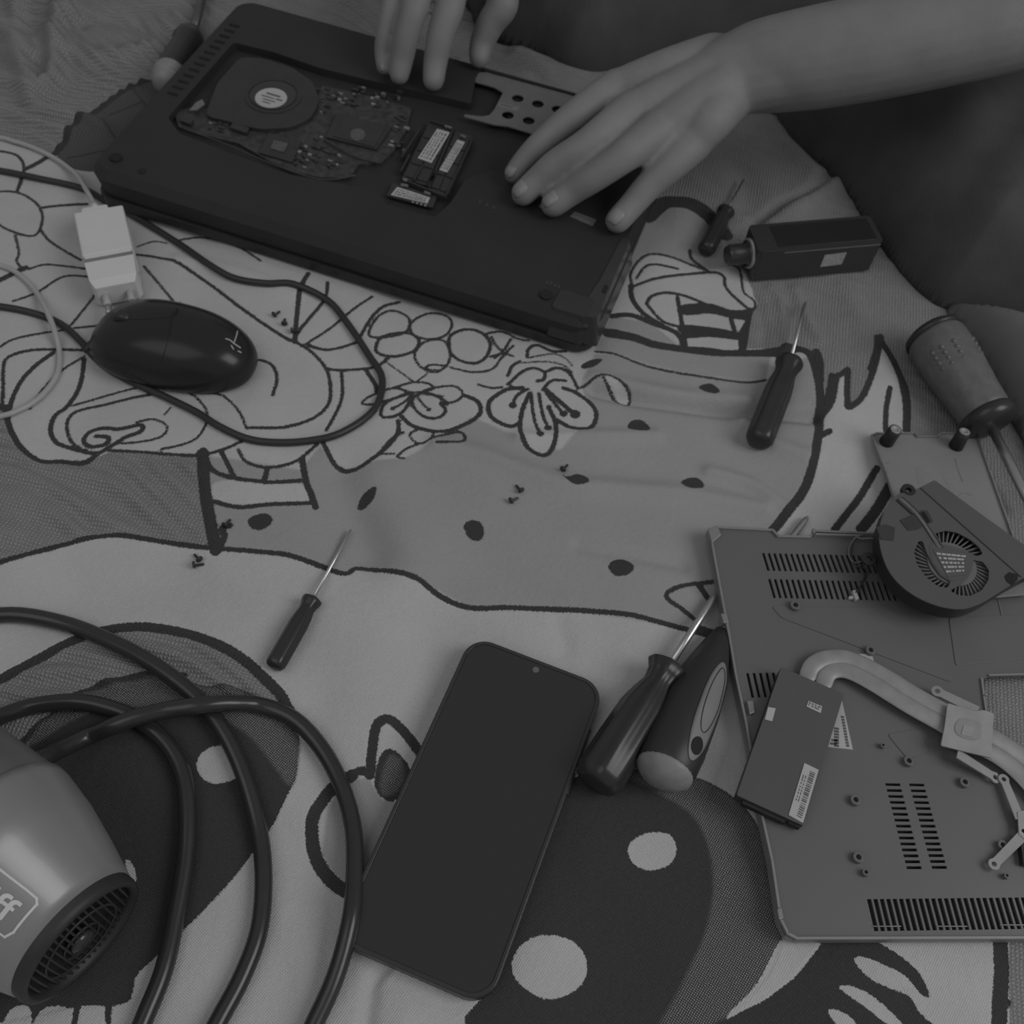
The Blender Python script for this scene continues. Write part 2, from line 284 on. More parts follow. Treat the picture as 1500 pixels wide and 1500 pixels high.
# curls, left
for wd, c, pts in (
    (4,1,[(-25,290),(0,280),(30,283),(55,300),(63,320),(58,340),(45,347),(20,340),(-5,325)]),
    (4,0,[(-30,215),(0,220),(25,228),(35,245),(30,270)]),(7,0,[(40,247),(62,238),(80,228)]),(5,0,[(35,250),(25,280)]),
    (5,0,[(63,305),(90,302),(128,299)]),(4,0,[(60,338),(75,355),(118,380)]),(4,0,[(22,345),(28,370),(25,385),(40,395),(70,388),(130,393)]),
    (8,0,[(-20,425),(0,412),(22,400),(38,393)]),(4,0,[(20,443),(60,425),(95,405),(130,404)]),(4,0,[(102,475),(130,445),(142,426)]),(4,0,[(108,478),(142,476)]),
    (4,0,[(-20,520),(0,507),(20,497),(60,488),(90,482)]),(5,0,[(2,600),(4,570),(4,540),(10,523),(40,513),(80,510),(122,509)]),
    (6,0,[(77,515),(50,535),(30,557),(17,585),(12,612)]),(4,0,[(122,518),(88,540),(60,570),(42,598)]),
    (7,0,[(8,595),(14,625),(30,655),(58,676),(90,676),(120,678),(140,668)]),
    (6,0,[(122,522),(115,560),(98,590),(80,605),(73,625),(80,645),(102,655),(140,664),(160,655),(185,640),(206,632),(206,622),(175,628),(150,626),(130,632),(122,645),(133,654),(155,650),(158,640),(140,638)]),
    (5,0,[(238,575),(200,580),(150,590),(112,598),(98,612),(98,632),(108,650),(128,662)]),(4,0,[(200,618),(225,614),(245,625),(235,640),(200,648),(168,650)]),
    (4,0,[(104,590),(150,577),(190,568),(235,560)]),(5,0,[(160,660),(220,663),(290,668),(330,661),(356,650)]),(4,0,[(235,658),(280,648),(298,632),(304,608),(290,585),(262,565)]),
    (4,0,[(290,575),(325,580),(350,605),(362,632)]),(3,0,[(240,608),(250,597)]),
    (5,0,[(200,372),(253,383),(300,413),(350,450),(390,477),(423,497),(434,501),(457,515),(478,540),(484,568),(480,594),(457,615),(415,629),(365,631)]),
    (4,0,[(210,390),(240,425),(260,450)]),(4,0,[(255,352),(270,348),(300,346),(345,360),(382,385)]),(3,0,[(200,360),(225,352),(245,355)]),
    (5,0,[(380,528),(398,535),(406,555),(400,582)]),(6,0,[(432,500),(434,470),(440,425),(452,402)]),(5,0,[(434,490),(455,462),(476,437),(480,415)]),
    (4,0,[(450,502),(470,488),(497,467),(520,450),(545,433)]),(5,0,[(448,503),(480,511),(522,497)]),(5,0,[(477,538),(500,541),(545,535),(568,520)]),
    (5,0,[(500,541),(501,580),(490,610),(478,632)]),(6,0,[(535,538),(550,562),(552,572)]),(5,0,[(528,488),(545,462),(562,446),(585,440)]),
    (4,1,[(600,475),(610,463),(632,457),(655,463),(662,476),(652,489),(630,493),(608,488)]),
    (4,1,[(540,487),(553,462),(572,452),(590,456),(600,466),(594,483),(565,491)]),
    (5,1,[(550,505),(560,490),(595,484),(613,494),(607,511),(580,518),(556,514)]),
    (4,1,[(618,500),(636,494),(652,498),(659,515),(655,532),(638,543),(617,535),(607,518)]),
    (5,1,[(658,505),(660,490),(680,483),(702,487),(717,502),(714,520),(698,530),(675,526),(662,516)]),
    (4,0,[(660,536),(690,543),(720,540),(735,525),(752,508)]),(4,0,[(640,540),(622,538),(632,532),(655,534)]),(4,0,[(712,490),(735,487),(760,498),(775,500)]),
    (4,0,[(720,495),(728,510),(745,522)]),(4,0,[(748,498),(738,515),(725,525)]),(4,0,[(718,523),(735,520),(752,524)]),
    (4,0,[(575,565),(590,560),(600,557)]),(4,1,[(585,562),(605,556),(625,558),(635,566),(612,571),(592,569)]),
    (4,1,[(530,590),(545,578),(575,566),(600,572),(575,582),(545,592)]),(5,1,[(558,608),(562,592),(580,580),(602,573),(598,590),(585,605),(568,611)]),
    (5,1,[(607,577),(605,592),(620,607),(640,610),(653,600),(645,588),(655,590),(648,582),(625,572)]),
    (4,0,[(622,568),(645,564),(668,565),(678,577),(665,587),(645,586)]),(4,0,[(603,575),(590,588),(575,597)]),(4,0,[(611,577),(618,587),(628,597)]),(3,0,[(615,574),(650,577)]),
    (6,0,[(680,578),(700,588),(703,605),(683,620),(645,631),(605,622),(588,608)]),(6,0,[(583,615),(582,635),(560,665),(535,685),(510,690),(490,680),(474,652)]),
    (4,1,[(600,637),(608,629),(622,627),(634,633),(630,645),(612,649)]),(5,0,[(630,645),(655,636),(672,632),(681,640),(675,651),(640,652)]),
    (4,0,[(612,650),(595,658),(582,673),(592,674)]),(4,0,[(592,632),(572,645),(558,668),(578,668)]),(3,0,[(565,525),(585,540),(606,555)]),(3,0,[(610,555),(625,545)]),
    (5,0,[(744,562),(765,546),(782,542),(797,548),(796,558),(786,560)]),(4,0,[(745,562),(755,568),(775,571)]),
    (6,0,[(765,568),(745,569),(730,576),(716,590),(720,611),(746,624),(760,620)]),(5,0,[(770,571),(757,579),(751,592)]),
    (6,0,[(776,576),(765,601),(762,633),(773,655),(797,667),(811,652),(814,622),(803,596)]),
    (5,0,[(778,577),(782,611),(791,637)]),(5,0,[(789,577),(795,607),(803,626)]),(5,0,[(799,575),(812,592),(825,607)]),(6,0,[(800,573),(820,590),(840,607)]),
    (6,0,[(825,571),(845,578),(868,596),(873,613),(863,629),(838,628),(815,615)]),(5,0,[(800,547),(816,541),(834,549),(846,571)]),(5,0,[(795,572),(808,560),(828,560)]),
    (3,0,[(765,534),(800,532),(825,537),(838,548)]),(3,0,[(772,527),(808,520),(826,526),(838,538)]),(5,0,[(772,526),(774,513),(787,507),(808,516),(828,516)]),
    (5,0,[(744,550),(750,538),(761,532)]),(4,0,[(700,562),(720,567),(735,566)]),
    (4,0,[(851,569),(870,558),(889,554),(915,569),(924,581),(917,590),(902,579),(882,558)]),
    # curved bands, right of the laptop
    (4,0,[(872,516),(900,520),(947,536),(1017,550),(1087,560),(1122,557)]),(9,0,[(885,486),(900,487),(928,494),(961,505),(1017,512),(1087,515),(1135,516),(1170,512)]),
    (8,0,[(895,464),(923,462),(954,473),(993,487),(1003,512)]),(12,0,[(1000,480),(1040,480),(1077,488)]),(8,0,[(1003,450),(1040,448),(1068,455),(1096,457)]),
    (6,0,[(993,434),(1000,473),(1005,508)]),(7,0,[(1101,450),(1096,469),(1087,487),(1087,513)]),(6,0,[(1070,457),(1077,482)]),
    (4,0,[(926,417),(923,403),(933,385),(951,374),(982,378),(1017,389),(1040,396)]),(4,0,[(932,408),(950,389),(993,394)]),
    (4.5,0,[(926,420),(958,409),(1005,401),(1045,397),(1061,403),(1063,415),(1075,430),(1100,452)]),(7,0,[(924,418),(926,438),(942,459),(970,476)]),
    (5,0,[(947,445),(954,434),(975,428),(1005,431),(1040,443)]),(5,0,[(947,445),(970,469),(998,476)]),
    (5,0,[(1010,368),(1014,380),(1035,394)]),(4,0,[(1068,387),(1084,394),(1090,424),(1105,434),(1108,445),(1098,456)]),(4,0,[(1075,429),(1096,448)]),
    (22,0,[(948,318),(970,300),(985,298),(1012,302),(1040,320),(1060,345)]),
    (11,0,[(1150,508),(1167,510),(1187,522),(1198,567),(1200,617),(1193,667),(1180,713),(1153,750),(1132,776)]),(9,0,[(1195,515),(1200,530),(1200,560)]),
    (8,0,[(1203,608),(1212,580),(1217,552)]),(9,0,[(1283,498),(1281,520),(1273,545)]),(8,0,[(1318,555),(1326,575),(1329,600)]),(8,0,[(1200,640),(1215,632)]),(8,0,[(1205,608),(1217,590),(1224,556),(1233,550),(1239,545),(1240,550),(1239,590),(1242,600),(1262,583),(1277,545),(1288,500),(1289,497)]),
    (10,0,[(1286,500),(1307,533),(1320,567),(1328,600),(1328,632)]),(7,0,[(1301,573),(1297,605),(1297,632)]),
    (9,0,[(1285,685),(1260,727),(1240,753),(1223,775)]),(13,0,[(1304,712),(1285,745),(1262,775)]),
    (6,0,[(1050,852),(1000,861),(974,876),(1000,897),(1017,911)]),(8,0,[(1022,858),(1040,882)]),(14,0,[(1025,926),(1060,936)]),
    (12,0,[(542,1132),(545,1100),(552,1062),(570,1053),(592,1070),(614,1100)]),(10,0,[(510,1136),(528,1128),(542,1136)]),
    (16,0,[(515,1135),(490,1150),(470,1174),(457,1200),(458,1240),(470,1270),(494,1296),(520,1310)]),
    (13,0,[(-20,1003),(0,993),(50,965),(100,938),(150,922),(200,917),(250,923),(300,938),(350,964),(390,998),(413,1022),(432,1060)]),
    (9,0,[(20,1100),(60,1060),(110,1022),(160,1000),(220,990),(270,990)]),
    (20,0,[(1466,1372),(1468,1430),(1464,1520),(1468,1900)]),(5,0,[(1478,1475),(1480,1465)]),
    # knitted strips at the bottom left
    (7,0,[(15,1470),(0,1490)]),(7,0,[(55,1475),(40,1520)]),(8,0,[(115,1472),(110,1520)]),(8,0,[(160,1470),(158,1520)]),
    # leaf behind the cables
    (9,0,[(78,232),(105,200),(140,165),(180,133),(215,118),(240,120)]),(3,0,[(100,235),(160,220)]),(3,0,[(150,180),(175,210)]),(3,0,[(160,170),(210,150)]),(3,0,[(195,130),(215,158)]),
): L.append((wd, pts, bool(c)))
DARK = [  # filled dark shapes
    [(1000,444),(1040,440),(1072,450),(1100,452),(1096,466),(1070,462),(1040,455),(1003,458)],[(1003,473),(1040,475),(1075,484),(1090,484),(1088,496),(1040,490),(1005,492)],
    [(886,484),(925,488),(961,500),(1003,505),(1040,506),(1090,514),(1150,507),(1166,514),(1150,524),(1087,521),(1017,517),(961,511),(925,500),(886,494)],[(1093,455),(1102,454),(1099,480),(1092,515),(1083,515),(1086,485),(1093,470)],
    [(935-16,627),(925,616),(938,614),(950,622),(951,631),(935,632)],[(854,543),(852,536),(868,528),(882,528),(872,538)],[(1023,567),(1040,562),(1053,572),(1050,579),(1035,577)],
    [(997,708),(1005,700),(1020,698),(1031,706),(1028,716),(1010,718)],[(679,770),(690,762),(704,766),(709,780),(703,791),(688,788)],[(890,833),(898,823),(915,822),(927,832),(922,843),(902,846)],
    [(523,742),(530,728),(546,719),(552,724),(545,738),(530,746)],[(362,765),(370,756),(388,753),(399,760),(394,771),(375,776)],[(820,697),(830,703),(845,697),(858,703),(861,713),(845,717),(832,712)],
    # large dark oval, bottom left
    [(30,1110),(60,1060),(110,1022),(170,1000),(240,990),(290,1005),(350,1010),(400,1040),(435,1070),(436,1110),(432,1140),(412,1180),(393,1213),(345,1280),(300,1330),(260,1370),(225,1405),(200,1430),(187,1468),(120,1475),(-60,1480),(-60,1200)],
    # large dark oval, bottom centre
    [(700,1510),(720,1440),(760,1300),(800,1190),(840,1140),(930,1128),(1010,1135),(1060,1155),(1100,1190),(1130,1250),(1148,1320),(1140,1400),(1110,1450),(1070,1490),(1050,1530)],
    # dark sweep with pale stripes, bottom right
    [(1040,1530),(1070,1488),(1120,1465),(1160,1430),(1190,1395),(1215,1370),(1270,1375),(1310,1395),(1345,1425),(1362,1460),(1345,1455),(1325,1448),(1345,1480),(1360,1530)],
    # pale-rimmed leaf
    [(558,1105),(575,1097),(598,1120),(600,1140),(580,1172),(560,1168),(548,1145)],
]
DARK2 = [  # slightly paler knit inside / around the dark shapes (mid-dark)
    [(85,232),(130,170),(180,133),(240,120),(260,150),(230,180),(170,245),(110,250)],
]
KNIT = [  # paler grey-speckled knit zones
    [(40,1095),(60,1062),(110,1025),(170,1003),(240,993),(300,1008),(350,1012),(400,1042),(435,1075),(436,1120),(425,1150),(400,1120),(360,1075),(290,1045),(200,1040),(120,1050)],
    [(900,1130),(1010,1137),(1060,1157),(1100,1192),(1130,1252),(1148,1322),(1140,1402),(1110,1452),(1060,1492),(960,1530),(1000,1440),(1035,1360),(1045,1280),(1020,1200),(960,1160)],
    [(568,1110),(585,1110),(592,1130),(588,1150),(572,1165),(556,1155)],
]
LIGHT = [
    [(288,1120),(297,1103),(318,1094),(345,1100),(356,1122),(345,1140),(315,1147),(295,1138)],[(183,1260),(192,1264),(199,1282),(196,1300),(190,1290)],
    [(919,1247),(928,1230),(952,1220),(980,1223),(991,1243),(982,1265),(955,1275),(930,1268)],[(750,1420),(757,1392),(780,1374),(808,1371),(840,1380),(859,1405),(856,1436),(830,1458),(798,1463),(765,1445)],
    [(1063,1492),(1110,1440),(1138,1385),(1150,1378),(1200,1380),(1185,1405),(1160,1435),(1120,1462)],
    [(1250,1408),(1262,1402),(1290,1412),(1325,1430),(1352,1462),(1345,1463),(1310,1450),(1275,1435)],[(1228,1448),(1240,1444),(1270,1455),(1300,1478),(1330,1510),(1300,1500),(1265,1475)],
    [(1212,1482),(1225,1480),(1250,1495),(1260,1520),(1230,1505)],[(60,1482),(95,1475),(100,1490),(95,1530),(50,1530)],[(120,1482),(150,1478),(155,1530),(118,1530)],[(15,1480),(45,1478),(40,1530),(0,1530)],
]
MIDZ = [
    [(-60,1020),(0,993),(50,965),(100,938),(150,922),(200,917),(250,923),(300,938),(350,964),(390,998),(413,1022),(436,1075),(400,1060),(290,1020),(170,1020),(60,1080),(20,1110),(-60,1120)],
    [(-900,150),(0,205),(60,227),(85,230),(130,170),(180,133),(240,120),(350,300),(860,300),(950,312),(985,298),(1014,302),(1042,322),(1075,380),(1092,400),(1112,440),(1098,460),(1090,510),(1150,512),(1190,515),(1206,575),(1206,600),(1222,552),(1240,545),(1242,598),(1262,580),(1275,545),(1288,498),(1310,535),(1326,580),(1332,640),(1420,660),(1480,990),(1480,2000),(2600,2000),(2600,-400),(-900,-400)],
    [(-500,560),(0,590),(14,625),(30,655),(60,677),(140,672),(165,660),(220,663),(295,668),(303,740),(315,803),(210,785),(150,783),(60,805),(0,825),(-500,900)],
    [(1380,990),(1500,985),(1700,1000),(1700,1200),(1450,1100)],
    ]
GREYZ = [
    [(480,1180),(510,1140),(540,1140),(560,1170),(600,1180),(560,1290),(500,1295),(470,1250)],
    [(300,670),(320,805),(430,815),(500,840),(523,830),(610,850),(690,888),(833,893),(1000,923),(1060,938),(1130,780),(1190,700),(1200,600),(1187,520),(1122,557),(1017,550),(900,520),(870,520),(850,565),(870,610),(820,660),(760,640),(690,610),(590,675),(500,690),(470,655),(440,690)],
    [(895,464),(954,473),(1003,512),(1130,516),(1122,557),(1017,550),(900,520),(870,516)],[(900,372),(945,303),(985,293),(1045,318),(1078,385),(1060,392),(1035,394),(982,378),(951,374),(926,392)],
    
    [(1040,900),(1050,870),(1060,940),(1030,920)],
]
# petals and painted fills that stay pale inside the grey zone
PALE = [
    [(312,710),(345,705),(440,710),(452,735),(400,738),(350,740),(314,730)],[(600,475),(632,457),(662,476),(652,489),(608,488)],[(553,462),(590,456),(594,483),(565,491)],
    [(618,500),(652,498),(655,532),(638,543),(610,525)],[(660,495),(702,487),(717,502),(698,530),(662,516)],[(765,601),(776,576),(803,596),(814,622),(797,667),(773,655)],
    [(720,590),(765,568),(776,576),(760,620),(730,615)],[(825,571),(868,596),(863,629),(815,615),(800,573)],[(748,562),(782,542),(797,550),(846,571),(775,571)],[(560,608),(602,573),(530,590),(600,557),(678,577),(650,600),(620,607)],
    [(889,554),(924,581),(917,590),(882,558)],[(1005,458),(1060,458),(1072,478),(1008,474)],[(1010,490),(1080,494),(1086,512),(1010,504)],[(926,445),(940,412),(1061,403),(1100,452),(1005,431),(954,434),(998,480),(942,459)],
]
def px2w(pts, n, closed):
    return [P(q[0], q[1], 0)[:2] for q in catmull(pts, n, closed)]
def lin(a, b, s): return list(np.arange(a, b, s))
gx = np.array(lin(-1.1, -.56, .02) + lin(-.56, .56, .0013) + lin(.56, 1.15, .02)); gy = np.array(lin(-.5, 0.0, .02) + lin(0.0, 1.02, .0013) + lin(1.02, 1.7, .02))
NX, NY = len(gx), len(gy); GX, GY = np.meshgrid(gx, gy)
def seg_dist(arr, a, b, sub, reach):
    x0, x1 = min(a[0], b[0]) - reach, max(a[0], b[0]) + reach; y0, y1 = min(a[1], b[1]) - reach, max(a[1], b[1]) + reach
    i0, i1 = np.searchsorted(gx, x0), np.searchsorted(gx, x1); j0, j1 = np.searchsorted(gy, y0), np.searchsorted(gy, y1)
    if i1 <= i0 or j1 <= j0: return
    X = GX[j0:j1, i0:i1]; Y = GY[j0:j1, i0:i1]; dx, dy = b[0] - a[0], b[1] - a[1]; q = dx * dx + dy * dy + 1e-15
    t = np.clip(((X - a[0]) * dx + (Y - a[1]) * dy) / q, 0, 1); d = np.hypot(X - a[0] - t * dx, Y - a[1] - t * dy) - sub
    arr[j0:j1, i0:i1] = np.minimum(arr[j0:j1, i0:i1], d)
def poly_sdf(pts, smooth=5, reach=.012):
    w2 = px2w(pts, smooth, True) if smooth else [P(x, y, 0)[:2] for x, y in pts]
    d = np.full((NY, NX), reach)
    for i in range(len(w2)): seg_dist(d, w2[i], w2[(i + 1) % len(w2)], 0, reach)
    xs = [q[0] for q in w2]; ys = [q[1] for q in w2]
    i0, i1 = np.searchsorted(gx, min(xs)), np.searchsorted(gx, max(xs)) ; j0, j1 = np.searchsorted(gy, min(ys)), np.searchsorted(gy, max(ys))
    X = GX[j0:j1, i0:i1]; Y = GY[j0:j1, i0:i1]; ins = np.zeros(X.shape, bool)
    for i in range(len(w2)):
        a, b = w2[i], w2[(i + 1) % len(w2)]
        if a[1] == b[1]: continue
        c = ((a[1] > Y) != (b[1] > Y)) & (X < (b[0] - a[0]) * (Y - a[1]) / (b[1] - a[1]) + a[0]); ins ^= c
    s = np.ones((NY, NX)); s[j0:j1, i0:i1][ins] = -1
    return d * s
def union(polys, smooth=5):
    d = np.full((NY, NX), .012)
    for p in polys: d = np.minimum(d, poly_sdf(p, smooth))
    return d
sd_dark = union(DARK)
for wd, pts, cl in L:
    w2 = px2w(pts, 5, cl); mx, my = pts[len(pts) // 2]; hw = wd / 2 / SCALE(mx, my) * (1.12 if wd < 6 else 1.22)
    for i in range(len(w2) - (0 if cl else 1)): seg_dist(sd_dark, w2[i], w2[(i + 1) % len(w2)], hw, .012)
for bx, by, br in ((751,593,6),(791,638,6),(803,627,6),(825,607,6),(842,608,8),(575,597,4),(628,597,4)):
    q = P(bx, by)[:2]; seg_dist(sd_dark, q, q, br / SCALE(bx, by), .012)
sd_knit = union(KNIT); sd_dark2 = union(DARK2); sd_light = union(LIGHT); sd_mid = union(MIDZ, 0); sd_grey = np.maximum(union(GREYZ, 0), -union(PALE))

RID = [  # (points px, height m, width m)
    ([(-20,20),(20,70),(45,120),(62,132),(80,110),(85,50),(100,-20)],.012,.008),([(-20,110),(30,130),(60,165),(120,180),(190,205)],.008,.007),([(20,-10),(30,50),(45,80)],.008,.007),
    ([(60,60),(110,75),(150,85),(220,75)],.007,.009),([(0,160),(50,185),(110,200)],.006,.007),([(100,40),(160,30),(260,60)],-.005,.008),([(90,-10),(100,12),(108,25)],.006,.006),
    ([(870,572),(950,588),(1090,604),(1190,612)],-.006,.005),([(870,556),(950,572),(1090,588)],.003,.006),([(640,650),(700,665),(770,690),(830,712),(900,716),(1000,722),(1120,742)],.0042,.007),
    ([(760,640),(850,640),(960,636)],.003,.005),([(1090,620),(1130,650),(1180,670)],.0045,.007),([(1040,690),(1100,705),(1150,740)],.0035,.005),
    ([(850,800),(890,810),(1000,830)],-.0022,.005),([(500,700),(520,760),(540,810)],-.005,.014),([(560,700),(590,770),(600,830)],.006,.02),
    ([(575,1410),(548,1440),(535,1510)],-.003,.004),([(600,1420),(590,1510)],.0025,.01),([(820,910),(830,950)],-.0015,.006),([(250,830),(150,880),(60,900)],-.0015,.02),([(870,900),(900,960),(880,1010)],-.001,.012),
    ([(1215,258),(1180,282),(1140,300),(1090,345)],-.006,.005),([(1240,255),(1200,275),(1160,310),(1130,330)],.006,.011),([(1130,180),(1160,215),(1190,250)],.006,.009),([(1060,220),(1090,250),(1100,300)],-.004,.012),
    ([(1130,420),(1145,440),(1150,500)],.0022,.004),([(1165,420),(1180,460),(1200,500)],.0022,.004),([(1105,430),(1120,470),(1120,500)],-.0015,.004),([(1240,420),(1270,500),(1300,560)],.002,.008),
    ([(760,80),(830,110),(900,120)],.006,.01),([(680,90),(720,100),(760,110)],.004,.008),
    ([(430,930),(470,1000),(460,1070)],-.002,.014),([(620,930),(640,1000),(600,1060)],-.0015,.012),([(420,1330),(450,1400),(460,1480)],.0015,.01),([(400,1200),(450,1250),(470,1300)],-.0012,.008),
    ([(60,330),(100,345),(130,380)],.001,.01),([(260,380),(340,400),(430,430)],.002,.006),
]
RIDW = []
for pts, h, wd in RID:
    w2 = px2w(pts, 5, False); RIDW.append((w2, h, wd))
def base_h(X, Y):
    return .0014 * np.sin(X * 31 + 1.3 * np.sin(Y * 17)) + .0012 * np.sin(Y * 39 + 1.7 * np.sin(X * 13) + 1) + .0006 * np.sin(X * 90 + Y * 60 + 2 * np.sin(Y * 41))
H = base_h(GX, GY)
for w2, h, wd in RIDW:
    d = np.full((NY, NX), wd * 3.2)
    for i in range(len(w2) - 1): seg_dist(d, w2[i], w2[i + 1], 0, wd * 3)
    H += h * (np.exp(-(d / wd) ** 2) - math.exp(-3.2 ** 2))
# crinkled ribs of the darker weave
q0, q1 = P(0, 610), P(290, 745); ra = math.atan2(q1.y - q0.y, q1.x - q0.x) + math.pi / 2
warp = .010 * np.sin(GX * 23 + GY * 11) + .006 * np.sin(GY * 37 - GX * 19) + .002 * np.sin(GX * 95 + 2 * np.sin(GY * 60))
rib_dir = GX * math.cos(ra) + GY * math.sin(ra) + warp
leftish = np.clip((.02 - GX) / .2, 0, 1)
rib = np.clip(-sd_mid / .008, 0, 1) * (leftish * .0024 + .0004) * (np.sin(rib_dir * 2 * math.pi / .0125) * (.65 + .35 * np.sin(GX * 61 + 3 + GY * 20) * np.sin(GY * 47)))
H += rib
FLAT = [([(108,276),(349,3.5),(1006,184),(870,516)], .010), ([(690,925),(897,1005),(712,1478),(482,1378)], .006), ([(1040,775),(1660,800),(1660,1376),(1145,1380),(1070,960)], .006),
        ([(1270,630),(1435,630),(1515,870),(1320,870)], .004), ([(-200,1000),(90,1110),(200,1290),(40,1480),(-200,1500)], .008), ([(105,300),(190,300),(220,425),(135,430)], .004), ([(130,470),(240,425),(375,500),(330,570),(200,560)], .006), ([(1085,380),(1285,360),(1275,400),(1100,418)], .006)]
for pts, fall in FLAT:
    sdp = poly_sdf(pts, 0, .03); k = np.clip(sdp / .022, 0, 1); k = k * k * (3 - 2 * k); H = H * k + (1 - k) * np.minimum(H, .0006) 
def hgt(x, y):
    i = int(np.clip(np.searchsorted(gx, x) - 1, 0, NX - 2)); j = int(np.clip(np.searchsorted(gy, y) - 1, 0, NY - 2))
    a = (x - gx[i]) / (gx[i + 1] - gx[i]); b = (y - gy[j]) / (gy[j + 1] - gy[j])
    return float((H[j, i] * (1 - a) + H[j, i + 1] * a) * (1 - b) + (H[j + 1, i] * (1 - a) + H[j + 1, i + 1] * a) * b)

def blanket_material():
    m = bpy.data.materials.new('woven_blanket'); m.use_nodes = True; nt = m.node_tree; N = nt.nodes; K = nt.links; b = N['Principled BSDF']
    b.inputs['Roughness'].default_value = .9; b.inputs['Specular IOR Level'].default_value = .1; b.inputs['Sheen Weight'].default_value = .05
    tc = N.new('ShaderNodeTexCoord')
    def mth(op, a, c=None, e=None):
        n = N.new('ShaderNodeMath'); n.operation = op
        for i, v in enumerate((a, c, e)):
            if v is None: continue
            if isinstance(v, (int, float)): n.inputs[i].default_value = v
            else: K.new(v, n.inputs[i])
        return n.outputs[0]
    def noise(sc, det=2):
        n = N.new('ShaderNodeTexNoise'); n.inputs['Scale'].default_value = sc; n.inputs['Detail'].default_value = det; K.new(tc.outputs['Object'], n.inputs['Vector']); return n.outputs['Fac']
    def wave(sc, d, rot):
        mp = N.new('ShaderNodeMapping'); mp.inputs['Rotation'].default_value = (0, 0, rot); K.new(tc.outputs['Object'], mp.inputs['Vector'])
        n = N.new('ShaderNodeTexWave'); n.bands_direction = d; n.inputs['Scale'].default_value = sc; n.inputs['Distortion'].default_value = 2.2; n.inputs['Detail Scale'].default_value = 2
        K.new(mp.outputs[0], n.inputs['Vector']); return n.outputs['Fac']
    def at(nm):
        a = N.new('ShaderNodeAttribute'); a.attribute_name = nm; return a.outputs['Fac']
    jag = mth('MULTIPLY', mth('SUBTRACT', noise(900, 1), .5), .0016)
    def mask(nm, soft=.00025):
        s = mth('ADD', at(nm), jag); r = N.new('ShaderNodeMapRange'); K.new(s, r.inputs['Value'])
        r.inputs['From Min'].default_value = soft; r.inputs['From Max'].default_value = -soft; return r.outputs['Result']
    def mixv(f, a, c):
        n = N.new('ShaderNodeMix'); n.data_type = 'FLOAT'; K.new(f, n.inputs['Factor'])
        for s, v in ((2, a), (3, c)):
            if isinstance(v, (int, float)): n.inputs[s].default_value = v
            else: K.new(v, n.inputs[s])
        return n.outputs[0]
    wx, wy = wave(150, 'X', .12), wave(165, 'Y', .12); weave = mth('MULTIPLY', wx, wy)
    fx, fy = wave(300, 'X', .5), wave(310, 'Y', .5); fine = mth('MULTIPLY', fx, fy)
    cloud = noise(22, 3)
    pale = mth('ADD', .455, mth('ADD', mth('MULTIPLY', cloud, .10), mth('MULTIPLY', noise(700, 2), .05)))
    grey = mth('ADD', .335, mth('ADD', mth('MULTIPLY', cloud, .05), mth('MULTIPLY', fine, .03)))
    mid = mth('ADD', .18, mth('ADD', mth('MULTIPLY', weave, .17), mth('ADD', mth('MULTIPLY', noise(60, 3), .06), mth('MULTIPLY', noise(1100, 1), .05))))
    dark = mth('ADD', .040, mth('ADD', mth('MULTIPLY', mth('POWER', fine, 2.0), .06), mth('MULTIPLY', noise(800, 1), .022)))
    knit = mth('ADD', .055, mth('MULTIPLY', mth('POWER', fine, 1.3), .42))
    dk2 = mth('ADD', .085, mth('MULTIPLY', weave, .05))
    v = mixv(mask('sd_grey', .001), pale, grey); v = mixv(mask('sd_mid'), v, mid); v = mixv(mask('sd_dark2'), v, dk2)
    v = mixv(mask('sd_dark'), v, dark); v = mixv(mask('sd_knit', .0012), v, knit); v = mixv(mask('sd_light'), v, pale)
    K.new(v, b.inputs['Base Color'])
    hh = mth('ADD', mth('MULTIPLY', mth('MULTIPLY', weave, mask('sd_mid')), 1.0), mth('ADD', mth('MULTIPLY', fine, .35), mth('ADD', mth('MULTIPLY', noise(240, 3), .7), mth('MULTIPLY', mask('sd_dark', .0008), -.5))))
    bp = N.new('ShaderNodeBump'); bp.inputs['Strength'].default_value = .8; bp.inputs['Distance'].default_value = .0009; K.new(hh, bp.inputs['Height']); K.new(bp.outputs[0], b.inputs['Normal'])
    return m
def build_blanket():
    me = bpy.data.meshes.new('blanket'); nv = NX * NY
    co = np.stack([GX.ravel(), GY.ravel(), H.ravel()], 1).astype(np.float32)
    idx = np.arange(nv).reshape(NY, NX); q = np.stack([idx[:-1, :-1], idx[:-1, 1:], idx[1:, 1:], idx[1:, :-1]], -1).reshape(-1, 4)
    me.vertices.add(nv); me.vertices.foreach_set('co', co.ravel()); me.loops.add(q.size); me.loops.foreach_set('vertex_index', q.ravel().astype(np.int32))
    me.polygons.add(len(q)); me.polygons.foreach_set('loop_start', np.arange(0, q.size, 4, dtype=np.int32)); me.polygons.foreach_set('loop_total', np.full(len(q), 4, np.int32))
    me.update(calc_edges=True); me.polygons.foreach_set('use_smooth', np.ones(len(q), bool))
    for nm, a in (('sd_dark', sd_dark), ('sd_knit', sd_knit), ('sd_dark2', sd_dark2), ('sd_light', sd_light), ('sd_mid', sd_mid), ('sd_grey', sd_grey)):
        at = me.attributes.new(nm, 'FLOAT', 'POINT'); at.data.foreach_set('value', a.ravel().astype(np.float32))
    me.materials.append(blanket_material()); o = bpy.data.objects.new('blanket', me); COL.objects.link(o)
    tag(o, 'pale woven blanket with flowers, dots and dark ovals, spread under everything', 'blanket')
